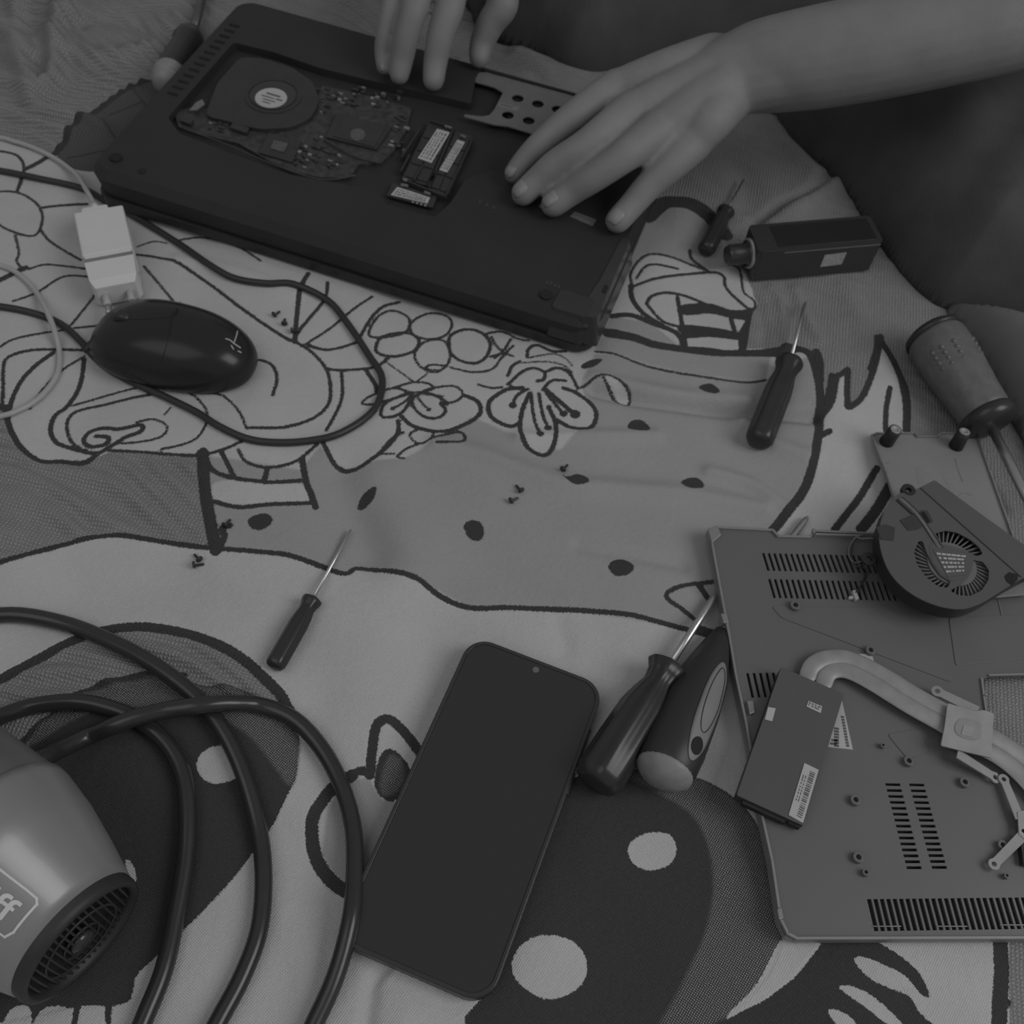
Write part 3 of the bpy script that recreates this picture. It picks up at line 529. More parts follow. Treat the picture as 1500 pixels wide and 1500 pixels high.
fl = mk('mattress', [(-3, -3, -.02), (3, -3, -.02), (3, 4, -.02), (-3, 4, -.02)], [(0, 1, 2, 3)], M['mattress']); fl['kind'] = 'structure'  # unseen plane standing for the mattress under the blanket
build_blanket()

def PB(x, y, up=0.0):
    """point lying on the blanket under a photo measurement, raised by up"""
    z = 0.0
    for _ in range(3):
        q = P(x, y, z + up); z = hgt(q.x, q.y)
    return P(x, y, z + up)

# ------------------------------------------------------------------ laptop lying upside down
Zt = .033
n0, n1 = P(170, 297, .010), P(869.5, 516, .010)           # near edge, low on the side wall
LF = Frame(Vector((n0.x, n0.y, 0)), Vector((n1.x, n1.y, 0)), Vector((n0.x, n0.y + .1, 0)))
def lu(x, y, z): return LF.l(x, y, z)
uL = (lu(160, 217.5, .0265)[0] + lu(330, 25, .0265)[0]) / 2; uR = (lu(884, 480, .012)[0] + lu(944, 335, .012)[0]) / 2; vF = (lu(420, 23, .0265)[1] + lu(690, 97, .0265)[1]) / 2
LF.o = LF.o + LF.u * uL; LW = uR - uL; LD = vF; fo = LF.o.copy()
lap = thing('laptop', 'black laptop lying upside down with its bottom cover off, fan and circuit board exposed', 'laptop', fo + LF.u * LW / 2 + LF.v * LD / 2)
def lp(pts, z=Zt): return [LF.l(x, y, z) for x, y in pts]
plate('screen_lid', LF, rrect(.002, .001, LW - .002, LD - .002, .014), .003, .0105, M['lid'], lap, bevel=.002)
plate('palm_rest', LF, rrect(.0006, .0006, LW - .0006, LD - .0006, .0165), .0118, .0265, M['lap'], lap, low=rrect(.003, .003, LW - .003, LD - .003, .015))
rec = lp([(342,62),(400,76),(470,100),(560,122),(640,140),(690,152),(697,112),(704,101),(780,121),(858,143),(905,165),(890,215),(850,262),(720,250),(682,262),(660,298),(636,318),(566,300),(556,284),(505,270),(425,256),(330,222),(262,195),(246,172)])
vh = []
for k in range(13):
    a = lerp2(LF.l(352, 40, Zt), LF.l(262, 140, Zt), k / 12); vh.append([(a[0] - .009, a[1] - .001), (a[0] - .001, a[1] - .001), (a[0] - .001, a[1] + .001), (a[0] - .009, a[1] + .001)])
plate('bottom_case', LF, rrect(.0055, .0055, LW - .0055, LD - .0055, .013), .0265, Zt, M['lap'], lap, holes=[round_poly(rec, .003)], low=rrect(.0006, .0006, LW - .0006, LD - .0006, .0165))
boxes('air_vent', LF, [(h, Zt - .0001, Zt + .0006) for h in vh], M['flatblack'], lap)
zb = .0275
mb = plate('motherboard', LF, lp([(255,165),(290,158),(335,168),(400,188),(440,182),(462,150),(472,128),(530,140),(603,160),(596,190),(575,225),(558,240),(525,243),(512,262),(470,262),(425,252),(395,238),(350,212),(300,200),(262,188)], zb), .0266, zb + .0012, M['board'], lap)
zc = zb + .0012
boxes('processor', LF, [(lp([(494,168),(573,190),(551,222),(478,204)], zc), zc, zc + .002), (lp([(505,170),(565,188),(548,216),(488,200)], zc + .002), zc + .002, zc + .0025)], M['chip'], mb)
plate('processor_marking', LF, [LF.l(524 + 11 * math.cos(a), 197 + 9 * math.sin(a), zc + .0026) for a in np.linspace(0, 6.28, 18)[:-1]], zc + .0025, zc + .0027, M['chipmark'], mb)
boxes('graphics_chip', LF, [(lp([(394,196),(442,210),(428,240),(380,226)], zc), zc, zc + .0015)], M['chip'], mb)
boxes('graphics_chip_die', LF, [(lp([(401,206),(422,211),(416,224),(396,218)], zc + .0015), zc + .0015, zc + .0022)], M['chipmark'], mb)
boxes('connector', LF, [(lp([(342,184),(366,192),(362,200),(338,192)], zc), zc, zc + .003), (lp([(268,176),(284,181),(280,187),(266,182)], zc), zc, zc + .003)], M['chip'], mb)
sm = []; sb = []
for k in range(150):
    bx = random.choice([(455, 160, 60, 60), (470, 130, 120, 28), (430, 215, 70, 35), (560, 165, 36, 60), (300, 178, 120, 16)])
    x, y = bx[0] + random.random() * bx[2], bx[1] + random.random() * bx[3]
    if 480 < x < 570 and 168 < y < 222: continue
    u, v = LF.l(x, y, zc); a, c = random.uniform(.0006, .0022), random.uniform(.0005, .0014)
    if not (0 < u < LW): continue
    (sb if random.random() < .2 else sm).append(([(u - a, v - c), (u + a, v - c), (u + a, v + c), (u - a, v + c)], zc - .001, zc + random.uniform(.0006, .0018)))
o = boxes('small_components', LF, sm, M['board'], mb); o['kind'] = 'stuff'
o = boxes('solder_pads', LF, sb[:34], M['solder'], mb); o['kind'] = 'stuff'
# laptop's own fan
lf = plate('cooling_fan', LF, round_poly(lp([(352,82),(385,84),(425,96),(458,118),(468,146),(455,172),(425,186),(380,188),(340,178),(300,168),(318,120)], .0325), .006), .0275, .0318, M['chip'], lap, bevel=.0008)
fc = LF.l(400, 139, .0325)
plate('fan_opening_ring', LF, circ(fc[0], fc[1], .0205, 40), .0318, .0323, M['chip'], lf, holes=[circ(fc[0], fc[1], .0180, 40)])
plate('fan_hub', LF, circ(fc[0], fc[1], .0165, 32), .0318, .0326, M['lapgloss'], lf)
lc = LF.l(397, 143, .033); fr2 = [(lc[0] + .0125 * x, lc[1] + .0115 * y) for x, y in ((-1, 1), (1, 1), (1, -1), (-1, -1))]
V, Fc = plate_data(circ(lc[0], lc[1], .0115, 32), [], .0326, .0329); mi = [0] * len(Fc); V = [LF.w(*q) for q in V]
for s0, t0, s1, t1 in [(.28, .30, .72, .38), (.2, .48, .6, .53), (.65, .46, .85, .52), (.3, .62, .7, .67), (.35, .75, .6, .8)]:
    a, b = plate_data([quadpt(fr2, s0, t0), quadpt(fr2, s1, t0), quadpt(fr2, s1, t1), quadpt(fr2, s0, t1)], [], .0327, .03298); k = len(V); V += [LF.w(*q) for q in a]; Fc += [tuple(i + k for i in f) for f in b]; mi += [1] * len(b)
mk('fan_label', V, Fc, None, lf, mids=mi, mats=[M['label'], M['print_']])
for x, y in ((383, 97), (316, 170), (426, 180), (452, 159), (345, 55)):
    q = LF.l(x, y, .0322); lathe('screw', LF.w(q[0], q[1], .0300), LF.n, [(0, .0016), (.0018, .0020), (.0024, .0016), (.0026, .0007)], M['steel'], lap, seg=14)
plate('metal_tab', LF, lp([(287,150),(296,145),(300,152),(288,161),(277,161)], .0325), .0318, .0324, M['steel'], lap)
tubes('antenna_wire', [([LF.w(*LF.l(x, y, .031), .0305) for x, y in pts], .0006) for pts in ([(270,188),(330,210),(400,240),(470,262),(520,256)], [(478,206),(520,228),(556,238)], [(470,130),(430,120),(380,84)])], M['wiredk'], lap)
# memory
for pts, lb, sd in (([(628,178),(664,187),(626,271),(588,260)], [(640.5,188),(659,193.5),(632,238),(612,231)], 3), ([(667,190),(692,198),(655,286),(628,277)], [(670,204),(681,207.5),(655,252),(643.5,248)], 4)):
    md = boxes('memory_module', LF, [(lp(pts, .031), .0285, .0305)], M['chip'], lap, bevel=.0004)
    boxes('memory_chips', LF, [(lp([lerp2(lerp2(pts[0], pts[1], a), lerp2(pts[3], pts[2], a), t), lerp2(lerp2(pts[0], pts[1], a + .4), lerp2(pts[3], pts[2], a + .4), t), lerp2(lerp2(pts[0], pts[1], a + .4), lerp2(pts[3], pts[2], a + .4), t + .2), lerp2(lerp2(pts[0], pts[1], a), lerp2(pts[3], pts[2], a), t + .2)], .0315), .0305, .0313) for a in (.06, .54) for t in (.06, .29, .52, .75)], M['chip'], md)
    q = lp(lb, .032); label('memory_label', LF, [q[3], q[0], q[1], q[2]], .0314, md, textlines([(.12, .2), (.34, .4), (.52, .6), (.74, .86)], 9, sd))
def bar(px, z0, z1, wd=.0006):
    a, b = [Vector(LF.l(x, y, z1)) for x, y in px]; n = Vector((-(b - a).y, (b - a).x)).normalized() * wd; return ([tuple(a - n), tuple(b - n), tuple(b + n), tuple(a + n)], z0, z1)
boxes('memory_slot', LF, [bar(p, .0285, .0325) for p in (((616,187),(588,230)), ((600,226),(587,250)), ((630,176),(662,186)), ((692,203),(654,285)), ((590,262),(654,288)), ((665,186),(628,274)), ((618,243),(606,263)), ((640,250),(628,270)))], M['chip'], lap)
boxes('slot_latch', LF, [(lp(p, .033), .0315, .0328) for p in ([(652,182.5),(662,185.5),(661,187.5),(651,184.5)], [(675,196),(683,199),(682,201),(674,198)], [(591,260),(597,262),(596,265),(590,263)], [(588,268),(598,270),(598,272),(587,270)], [(622,279),(631,282),(630,284),(621,281)])], M['steel'], lap)
wc = boxes('wireless_card', LF, [(lp([(576,268),(640,288),(634,304),(566,286)], .030), .0285, .0300)], M['chip'], lap)
q = lp([(582,273.5),(630,289),(626,297.5),(572.5,285)], .0305); label('wireless_label', LF, q, .03005, wc, textlines([(.2, .3), (.45, .6), (.72, .86)], 11, 8))
boxes('card_contacts', LF, [(lp([(604 + 6 * k, 293.5 + 1.7 * k), (607 + 6 * k, 294.4 + 1.7 * k), (606 + 6 * k, 297 + 1.7 * k), (603 + 6 * k, 296 + 1.7 * k)], .0307), .030, .0306) for k in range(4)], M['solder'], wc)
# drive bracket with round holes
bo = round_poly(lp([(698,106),(712,105),(834,138),(868,150),(890,165),(872,225),(836,211),(783,196),(743,184),(724,182),(680,170),(680,167),(706,170),(717,168),(724,160),(737,135),(724,127),(695,119)], .0325), .0015)
bh = []
for x, y in ((758.5,143.5),(788,151.5),(817,159.5),(744,168),(774.5,176),(805,184),(846,167),(834,192)):
    q = LF.l(x, y, .0325); bh.append(circ(q[0], q[1], .0045, 20))
br = plate('drive_bracket', LF, bo, .0312, .0322, M['steel'], lap, holes=bh)
plate('bracket_shadow_tray', LF, lp([(705,110),(860,150),(850,210),(745,180),(740,135)], .029), .0268, .0285, M['flatblack'], br)
q = lp([(731,150),(762,157),(758,163),(729,156)], .0325); label('bracket_label', LF, q, .03222, br, [(.1, .3, .7, .5)], mbase=M['inset'])
boxes('edge_groove', LF, [bar(((704,100.5),(846,139)), .0325, .0333, .0009)], M['flatblack'], lap)
# feet, screw holes, embossed marks, hinge
for x, y in ((170, 232), (800, 433), (955, 215)):
    q = LF.l(x, y, Zt); plate('rubber_foot', LF, circ(q[0], q[1], .0042, 20), Zt - .0005, Zt + .0014, M['flatblack'], lap, bevel=.0006)
for x, y in ((208, 251), (850, 436), (985, 300 - 60)):
    q = LF.l(x, y, Zt); plate('case_screw', LF, circ(q[0], q[1], .0028, 16), Zt - .0005, Zt + .0003, M['flatblack'], lap)
q = lp([(842,310),(874,322),(868,331),(835,317)], Zt + .0004); label('service_label', LF, q, Zt, lap, [(.08, .3, .9, .42)], mbase=M['steel'], th=.0004)
q = lp([(790,299),(812,305),(812,309),(790,303)], Zt + .0004); label('seal_strip', LF, q, Zt, lap, [], mbase=M['inset'], th=.0004)
tm = []
for k, (x, y) in enumerate(((800,411),(806,412),(812,415),(818,417),(702,293),(712,297),(722,301),(846,340),(852,345))):
    tm.append((lp([(x, y), (x + 4, y + 1.4), (x + 2, y + 6), (x - 2, y + 5)], Zt + .0002), Zt, Zt + .00025))
boxes('embossed_marks', LF, tm, M['lapgloss'], lap)
hA, hB = LF.l(806, 492, .024), LF.l(872, 508, .024)
ha = LF.l(822, 424, Zt)[0]; hb = LF.l(872, 440, Zt); plate('hinge_cover', LF, round_poly([(ha - .001, .0045), (hb[0], .0045), (hb[0], hb[1]), (ha, hb[1])], .003), .012, Zt + .0009, M['chip'], lap, low=round_poly([(ha - .001, .0004), (hb[0], .0004), (hb[0], hb[1]), (ha, hb[1])], .003))
plate('corner_trim', LF, round_poly([(LW - .016, .006), (LW - .003, .006), (LW - .003, .085), (LW - .009, .085), (LW - .011, .040)], .003), .013, Zt + .0008, M['lapgloss'], lap, low=round_poly([(LW - .016, .002), (LW + .0012, .002), (LW + .0018, .088), (LW - .009, .088), (LW - .011, .040)], .003))
q = LF.l(886, 425, Zt); plate('lock_slot', LF, round_poly([(q[0] - .0013, q[1] - .0035), (q[0] + .0013, q[1] - .0035), (q[0] + .0013, q[1] + .0035), (q[0] - .0013, q[1] + .0035)], .001), Zt + .0009, Zt + .0014, M['flatblack'], lap)
lathe('edge_screw', LF.w(LW + .001, .003, .010), LF.n, [(0, .001), (.0012, .0015), (.002, .0008)], M['solder'], lap, seg=12)

# ------------------------------------------------------------------ loose bottom cover with vents
cA, cB = P(1040, 775, .010), P(1140, 1374, .010); cC = P(1490, 1376, .010)
CF = Frame(Vector((cB.x, cB.y, 0)), Vector((cC.x, cC.y, 0)), Vector((cA.x, cA.y, 0)))
ct = .0105
cov = thing('laptop_bottom_cover', 'large grey laptop bottom cover with slotted vents and a rectangular cutout', 'laptop cover', CF.w(.17, .11, .003))
def cp(pts, z=ct): return [CF.l(x, y, z) for x, y in pts]
out_px = [(1038,782),(1046,772),(1130,776),(1138,785),(1186,786),(1192,777),(1290,782),(1420,800),(1640,850),(1640,962),(1500,965),(1448,990),(1440,1004),(1450,1100),(1640,1100),(1640,1374),(1165,1377),(1150,1370),(1141,1348),(1138,1330),(1128,1262),(1110,1180),(1098,1105),(1090,1060),(1075,990),(1066,935),(1058,900),(1050,850),(1041,800)]
# big cutout on the right (blanket shows through) is part of the outline from (1448,990) to (1450,1100): keep it as a hole instead
out_px = [(1038,782),(1046,772),(1130,776),(1138,785),(1186,786),(1192,777),(1290,782),(1420,800),(1660,840),(1660,1376),(1500,1377),(1165,1378),(1151,1370),(1141,1348),(1138,1330),(1128,1262),(1110,1180),(1098,1105),(1090,1060),(1075,990),(1066,935),(1058,900),(1050,850),(1041,800)]
cut = round_poly(cp([(1438,991),(1600,988),(1620,1120),(1500,1128),(1455,1085)]), .005)
def slot(px0, px1, wd, z=ct, fr=CF):
    a, b = Vector(fr.l(*px0, z)), Vector(fr.l(*px1, z)); d = (b - a).normalized(); n = Vector((-d.y, d.x)) * wd
    return [tuple(a - n), tuple(b - n), tuple(b + n), tuple(a + n)]
holes = [cut]
def row(n, a0, a1, b0, b1, wd):
    """slots from line a0-a1 (tops) to b0-b1 (bottoms)"""
    for k in range(n):
        t = k / (n - 1); holes.append(slot(lerp2(a0, a1, t), lerp2(b0, b1, t), wd))
row(21, (1118,810), (1282,814), (1126,836), (1293,840), .00078)
row(27, (1127,848), (1345,853), (1135,876), (1355,881), .00078)
row(6, (1095,986), (1142,985), (1103,1022), (1150,1020), .00078)
row(30, (1273,1317), (1545,1314), (1284,1364), (1560,1360), .00105)
for k in range(15):
    t = k / 14
    holes.append(slot(lerp2((1297,1149), (1328,1271), t), lerp2((1319,1149.5), (1350,1271), t), .00072))
    holes.append(slot(lerp2((1332,1149.5), (1365,1270.5), t), lerp2((1354,1150), (1387,1270.5), t), .00072))
plate('cover_shell', CF, cp(out_px), ct - .0015, ct, M['cover'], cov, holes=holes)
boxes('slot_shade_sheet', CF, [(cp(p), .0058, .0064) for p in ([(1105,800),(1300,800),(1380,890),(1115,890)], [(1085,975),(1160,975),(1170,1035),(1095,1035)], [(1285,1135),(1370,1135),(1400,1285),(1320,1285)], [(1262,1305),(1640,1300),(1650,1370),(1275,1370)])], M['flatblack'], cov)  # dark sheets added under the vent slots so they read as deep shade
# rim wall
def rim(pts, wd, z0, z1, closed=False):
    q = [Vector(x) for x in pts]; n = len(q); out = []
    for i in range(n if closed else n - 1):
        a, b = q[i], q[(i + 1) % n]; d = (b - a).normalized(); m = Vector((-d.y, d.x)) * wd; e = d * wd * .5; out.append(([tuple(a - m - e), tuple(b - m + e), tuple(b + m + e), tuple(a + m - e)], z0, z1))
    return out
boxes('edge_rim', CF, rim(cp([(1290,784),(1192,779),(1186,788),(1139,787),(1131,778),(1047,774),(1040,783),(1052,850),(1068,935),(1077,990),(1092,1060),(1100,1105),(1112,1180),(1130,1262),(1140,1330),(1143,1348),(1153,1368),(1166,1375),(1500,1374),(1660,1373)]), .0007, .004, ct + .0018), M['coveredge'], cov, bevel=.0003)
boxes('clip_tab', CF, [(cp(p, ct + .001), .006, ct + .0025) for p in ([(1055,900),(1064,900),(1067,914),(1059,914)], [(1093,1028),(1102,1027),(1105,1045),(1097,1048)], [(1137,1332),(1144,1330),(1147,1346),(1140,1348)], [(1036,776),(1050,771),(1056,785),(1042,797)])], M['coveredge'], cov, bevel=.0005)
boxes('rim_step', CF, rim(cp([(1190,778),(1191,786),(1290,789)]), .0006, ct, ct + .003), M['coveredge'], cov, one=True)
boxes('cutout_lip', CF, rim(cp([(1448,990),(1600,986)]), .0005, ct, ct + .0012) + rim(cp([(1437,995),(1440,1020),(1446,1060)]), .0005, ct, ct + .0012), M['coveredge'], cov, one=True)
# raised low pads and ridges inside the cover
boxes('stiffening_pad', CF, [(round_poly(cp(p, ct + .0004), .002), ct - .0002, ct + .0005) for p in ([(1130,888),(1280,890),(1400,985),(1395,1000),(1145,905)], [(1310,1088),(1300,1075),(1345,1068),(1362,1100),(1330,1112)], [(1390,905),(1500,900),(1500,965),(1400,975)])], M['cover'], cov, bevel=.0003)
for x, y, r in ((1331,1115,.0027), (1413,1146,.0027), (1253,1172,.0027), (1257,1256,.0027), (1268,1278,.0018), (1468,1238,.0024), (1165,887,.003), (1293,1092,.0014), (1474,1283,.0014), (1275,953,.0028)):
    q = CF.l(x, y, ct + .002); plate('screw_boss', CF, circ(q[0], q[1], r, 18), ct - .0002, ct + .0030, M['cover'], cov, holes=[circ(q[0], q[1], r * .48, 12)], bevel=.0002)
tubes('guide_line', [([CF.w(*CF.l(x, y, ct), ct + .0002) for x, y in pts], .0003) for pts in ([(1453,862),(1462,880),(1470,915),(1478,935)], [(1278,1357),(1319,1357)], [(1372,1357),(1416,1357)], [(1465,1355),(1500,1355)])], M['coveredge'], cov)
q = cp([(1233,1024),(1249.5,1098),(1213,1094)], ct + .0004)
V, Fc = plate_data(q, [], ct, ct + .0003); mi = [0] * len(Fc); V = [CF.w(*v) for v in V]
def tri_marks(rows):
    global V, Fc, mi
    for a0, a1 in rows:
        s = slot(a0, a1, .0006, ct + .0004); x, y = plate_data(s, [], ct + .0002, ct + .00042); k = len(V); V += [CF.w(*v) for v in x]; Fc += [tuple(i + k for i in f) for f in y]; mi += [1] * len(y)
for c in range(11):
    y = 1050 + c * 4.2; tri_marks([((1232 + c * .75, y), (1236.5 + c * .75, y + .4))])
    if c > 3: tri_marks([((1222, y), (1229, y + .8))])
tri_marks([((1216,1089),(1226,1090)), ((1218,1084),(1227,1085))])
mk('triangular_sticker', V, Fc, None, cov, mids=mi, mats=[M['label'], M['print_']])
plate('foam_pad', CF, cp([(1256,958),(1277,958),(1281,972),(1262,972)], ct + .0006), ct, ct + .0007, M['label'], cov)

# ------------------------------------------------------------------ small access panel with two posts
pA, pB, pC = P(1275, 636, .006), P(1428, 634, .006), P(1362, 900, .017)
PF = Frame(pA, pB, pC)
pan = thing('access_panel', 'small pale grey access panel with two round posts, lying beside the bumpy screwdriver', 'laptop cover', pA)
def pp(pts, z=0.0): return [PF.l(x, y, z) for x, y in pts]
popx = [(1275,637),(1284,634),(1340,634),(1344,638),(1372,638),(1376,634),(1426,634),(1432,642),(1478,770),(1512,870),(1400,880),(1345,830),(1312,737),(1300,700)]
plate('panel_shell', PF, pp(popx), -.0012, 0, M['panel'], pan, bevel=.0004)
boxes('panel_rim', PF, [(p, -.001, .0014) for p, _, _ in rim(pp([(1312,737),(1298,694),(1277,639),(1284,636),(1340,636),(1343,641),(1373,641),(1377,636),(1425,636),(1432,644),(1477,770),(1510,868)]), .0005, 0, 0)], M['coveredge'], pan, one=True)
for a, b in (((1298,648), (1312,629)), ((1400,654), (1413,632))):
    q = Vector(PF.w(*PF.l(*a), 0)); t = P(b[0], b[1], q.z + .013); ax = (t - q); Lh = ax.length
    ps = lathe('post', q, ax, [(0, .0046), (Lh * .5, .0043), (Lh, .0040), (Lh, .0022), (Lh - .004, .0020)], M['fandk'], pan, seg=20)
    lathe('post_insert', q + ax * .97, ax, [(0, .0032), (.0006, .0034), (.0007, .0018), (-.001, .0016)], M['bracket'], ps, seg=18)
tubes('embossed_lines', [([PF.w(*PF.l(x, y), .0001) for x, y in pts], .0002) for pts in
      [[(1340 + t * 6, 686 + 3.2 * k), (1362 + t * 6, 685 + 3.2 * k)] for k, t in ((k, k / 9) for k in range(8))] + [[(1377 + k * 1.6, 692 + 3.2 * k), (1392 + k * 1.6, 692 + 3.2 * k)] for k in range(10)] + [[(1399,672),(1404,690),(1410,706)], [(1289,680),(1296,677),(1303,680)], [(1404,727),(1412,722),(1424,726)]]], M['coveredge'], pan, seg=6)

# ------------------------------------------------------------------ separate cooling fan
fz0, fz1 = .0225, .0335
fA, fB, fC = P(1369, 704, fz1), P(1530, 845, fz1), P(1300, 745, fz1)
FF = Frame(Vector((fA.x, fA.y, fz0)), Vector((fB.x, fB.y, fz0 - .001)), Vector((fC.x, fC.y, fz0 + .001)))
ft = fz1 - fz0
fan = thing('cooling_fan', 'grey laptop blower fan with curved openings, lying on the covers', 'fan', FF.w(.03, .03, 0))
def fp(pts, z=ft): return [FF.l(x, y, z) for x, y in pts]
fo_px = [(1369,704),(1350,712),(1337,723),(1322,718),(1312,728),(1303,737),(1293,755),(1288,778),(1289,805),(1297,830),(1315,856),(1340,874),(1370,887),(1405,892),(1432,885),(1455,872),(1480,857),(1500,842),(1545,822),(1540,800),(1500,803),(1450,768)]
fo_px = [(1369,703),(1345,715),(1330,722),(1318,722),(1308,730),(1297,744),(1290,765),(1288,790),(1294,818),(1306,842),(1325,862),(1350,878),(1380,889),(1410,892),(1436,884),(1460,870),(1482,856),(1500,846),(1560,815),(1500,798),(1440,755)]
fo = [tuple(q) for q in catmull(fp(fo_px[6:17]), 4)] + fp(fo_px[17:]) + fp(fo_px[:6])
hc = FF.l(1396, 824, ft)
def ring_sector(c, r0, r1, a0, a1, n=14):
    o = [(c[0] + r1 * math.cos(a), c[1] + r1 * math.sin(a)) for a in np.linspace(a0, a1, n)]
    return o + [(c[0] + r0 * math.cos(a), c[1] + r0 * math.sin(a)) for a in np.linspace(a1, a0, n)]
def pang(x, y): q = FF.l(x, y, ft); return math.atan2(q[1] - hc[1], q[0] - hc[0])
op1 = fp([(1370,781),(1385,777),(1402,780),(1421,790),(1434,801),(1440,811),(1431,815),(1417,808),(1397,803),(1382,802)])
op2 = fp([(1346,792),(1352,793),(1357,808),(1366,826),(1378,843),(1393,852),(1388,861),(1374,859),(1356,845),(1343,826),(1339,808)])
op3 = fp([(1425,820),(1440,823),(1449,835),(1448,850),(1438,865),(1421,873),(1404,872),(1391,865),(1406,857),(1418,846),(1424,833)])
plate('fan_top', FF, round_poly(fo, .0012, 2), ft - .0008, ft, M['fan'], fan, holes=[round_poly(op1, .001, 2), round_poly(op2, .001, 2), round_poly(op3, .001, 2)], bevel=.0002)
def inset(poly, c, k): return [(c[0] + (x - c[0]) * k, c[1] + (y - c[1]) * k) for x, y in poly]
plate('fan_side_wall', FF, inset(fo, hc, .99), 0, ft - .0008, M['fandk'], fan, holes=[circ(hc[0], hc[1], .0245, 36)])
plate('fan_floor', FF, circ(hc[0], hc[1], .0247, 36), 0, .001, M['flatblack'], fan)
bl = []
for k in range(46):
    a = 2 * math.pi * k / 46; c, s = math.cos(a), math.sin(a); r0, r1 = .0135, .0235; a2 = a + .16
    p = Vector((hc[0] + r0 * c, hc[1] + r0 * s)); q = Vector((hc[0] + r1 * math.cos(a2), hc[1] + r1 * math.sin(a2))); d = (q - p).normalized(); n = Vector((-d.y, d.x)) * .00035
    bl.append(([tuple(p - n), tuple(q - n), tuple(q + n), tuple(p + n)], .002, ft - .002))
bw = boxes('impeller', FF, bl + [(circ(hc[0], hc[1], .014, 30), .001, ft - .0012)], M['blade'], fan, one=True)
hubp = fp([(1360,800),(1370,795),(1392,800),(1415,806),(1426,818),(1424,832),(1412,846),(1397,853),(1380,842),(1366,824)], ft)
plate('hub_plate', FF, round_poly(hubp, .003), ft - .0008, ft + .0002, M['fan'], fan)
hq = fp([(1366,806),(1418,812),(1415,842),(1388,846)], ft)
label('hub_label', FF, [hq[0], hq[1], hq[2], hq[3]], ft + .0002, fan, textlines([(.1, .17), (.26, .33), (.43, .5), (.6, .67), (.77, .84)], 6, 5), mbase=M['fan'], mprint=M['label'])
boxes('duct_seam', FF, [(slot((1348,715), (1496,846), .00035, ft, FF), ft, ft + .00025)], M['fandk'], fan)
boxes('tape_patch', FF, [(fp(p, ft + .0003), ft, ft + .0004) for p in ([(1284,772),(1297,768),(1311,773),(1309,792),(1290,790)], [(1318,762),(1352,747),(1363,764),(1345,775),(1330,777)], [(1344,752),(1358,747),(1367,764),(1356,768)])], M['tape'], fan)
boxes('corner_hole', FF, [(fp([(1471,844),(1478,838),(1492,842),(1490,850),(1482,858),(1474,852)], ft), ft, ft + .0002)], M['flatblack'], fan)
for x, y in ((1327, 723), (1276, 814)):
    q = FF.l(x, y, ft - .004); plate('mounting_ear', FF, circ(q[0], q[1], .0042, 20), .002 if y > 800 else ft - .003, .004 if y > 800 else ft + .0002, M['fandk'], fan, holes=[circ(q[0], q[1], .0017, 14)], bevel=.0003)
def fw(x, y, z): return FF.w(*FF.l(x, y, z), z)
wl = []
for k in range(3):
    wl.append(([fw(1318 + k * 2, 731 - k * 1.2, ft + .0006), fw(1338 + k * 2, 749 - k, ft + .0006), fw(1353 + k * 1.5, 768 - k, ft + .0007), fw(1366 + k * 2, 788 - k, ft + .0007), fw(1375 + k * 3, 802, ft + .0004)], .00045))
tubes('power_wires', wl[:2], M['wire'], fan, seg=6); tubes('power_wire_dark', [wl[2]] + [([fw(1316, 733, ft + .0006), fw(1336, 751, ft + .0006)], .0009)], M['wiredk'], fan, seg=6)
def cw(x, y, z): return P(x, y, z)
tubes('lead_light', [([cw(1284,788,.020), cw(1262,789,.018), cw(1254,787,.016), cw(1245,800,.0135), cw(1244,815,.0125), cw(1252,824,.0125), cw(1262,822,.0125)], .00045), ([cw(1310,735,.026), cw(1295,750,.024), cw(1289,763,.02)], .0005)], M['wire'], fan, seg=6)
tubes('lead_dark', [([cw(1284,786,.020), cw(1268,784,.018), cw(1254,789,.016), cw(1247,805,.0135), cw(1250,822,.0125), cw(1256,830,.0125), cw(1268,833,.0125), cw(1268,846,.0125), cw(1260,858,.0125), cw(1256,870,.0125)], .0005), ([cw(1260,832,.013), cw(1266,842,.0132), cw(1262,856,.0132), cw(1253,868,.0132)], .0005)], M['wiredk'], fan, seg=6)
boxes('plug', CF, [(cp([(1249,864),(1254,863),(1259,876),(1254,878)], .014), ct + .0003, ct + .003), (cp([(1245,871),(1252,871),(1252,875),(1245,875)], .014), ct + .0003, ct + .002)], M['label'], fan, bevel=.0003)

# ------------------------------------------------------------------ heat pipe with brackets
hz = .0165
HFo = P(1400, 1060, hz); HF = Frame(HFo, P(1450, 1060, hz), P(1400, 1000, hz))
hp = thing('heat_pipe', 'curved double metal heat pipe with a square contact plate, lying on the large cover', 'heat pipe', HFo)
def hw(x, y, z=hz): return P(x, y, z)
outer = [(1183,990,.0145),(1190,975,.015),(1207,965,.0155),(1235,963,.016),(1262,972,.0162),(1300,992,.0165),(1345,1020,.0165),(1392,1046,.0165),(1440,1072,.0165),(1475,1092,.016),(1510,1118,.0155),(1560,1170,.015)]
inner = [(1207,1000,.0145),(1214,986,.015),(1230,981,.0155),(1250,986,.016),(1280,1002,.0165),(1330,1033,.0165),(1380,1061,.0165),(1425,1088,.0165),(1465,1110,.016),(1500,1140,.0155),(1545,1195,.015)]
tube('outer_pipe', [hw(*q) for q in outer], .0046, M['copper'], hp, seg=16, flat=.22)
tube('inner_pipe', [hw(*q) for q in inner], .0046, M['copper'], hp, seg=16, flat=.22)
def hl(pts, z): return [HF.l(x, y, z) for x, y in pts]
pz = .0028
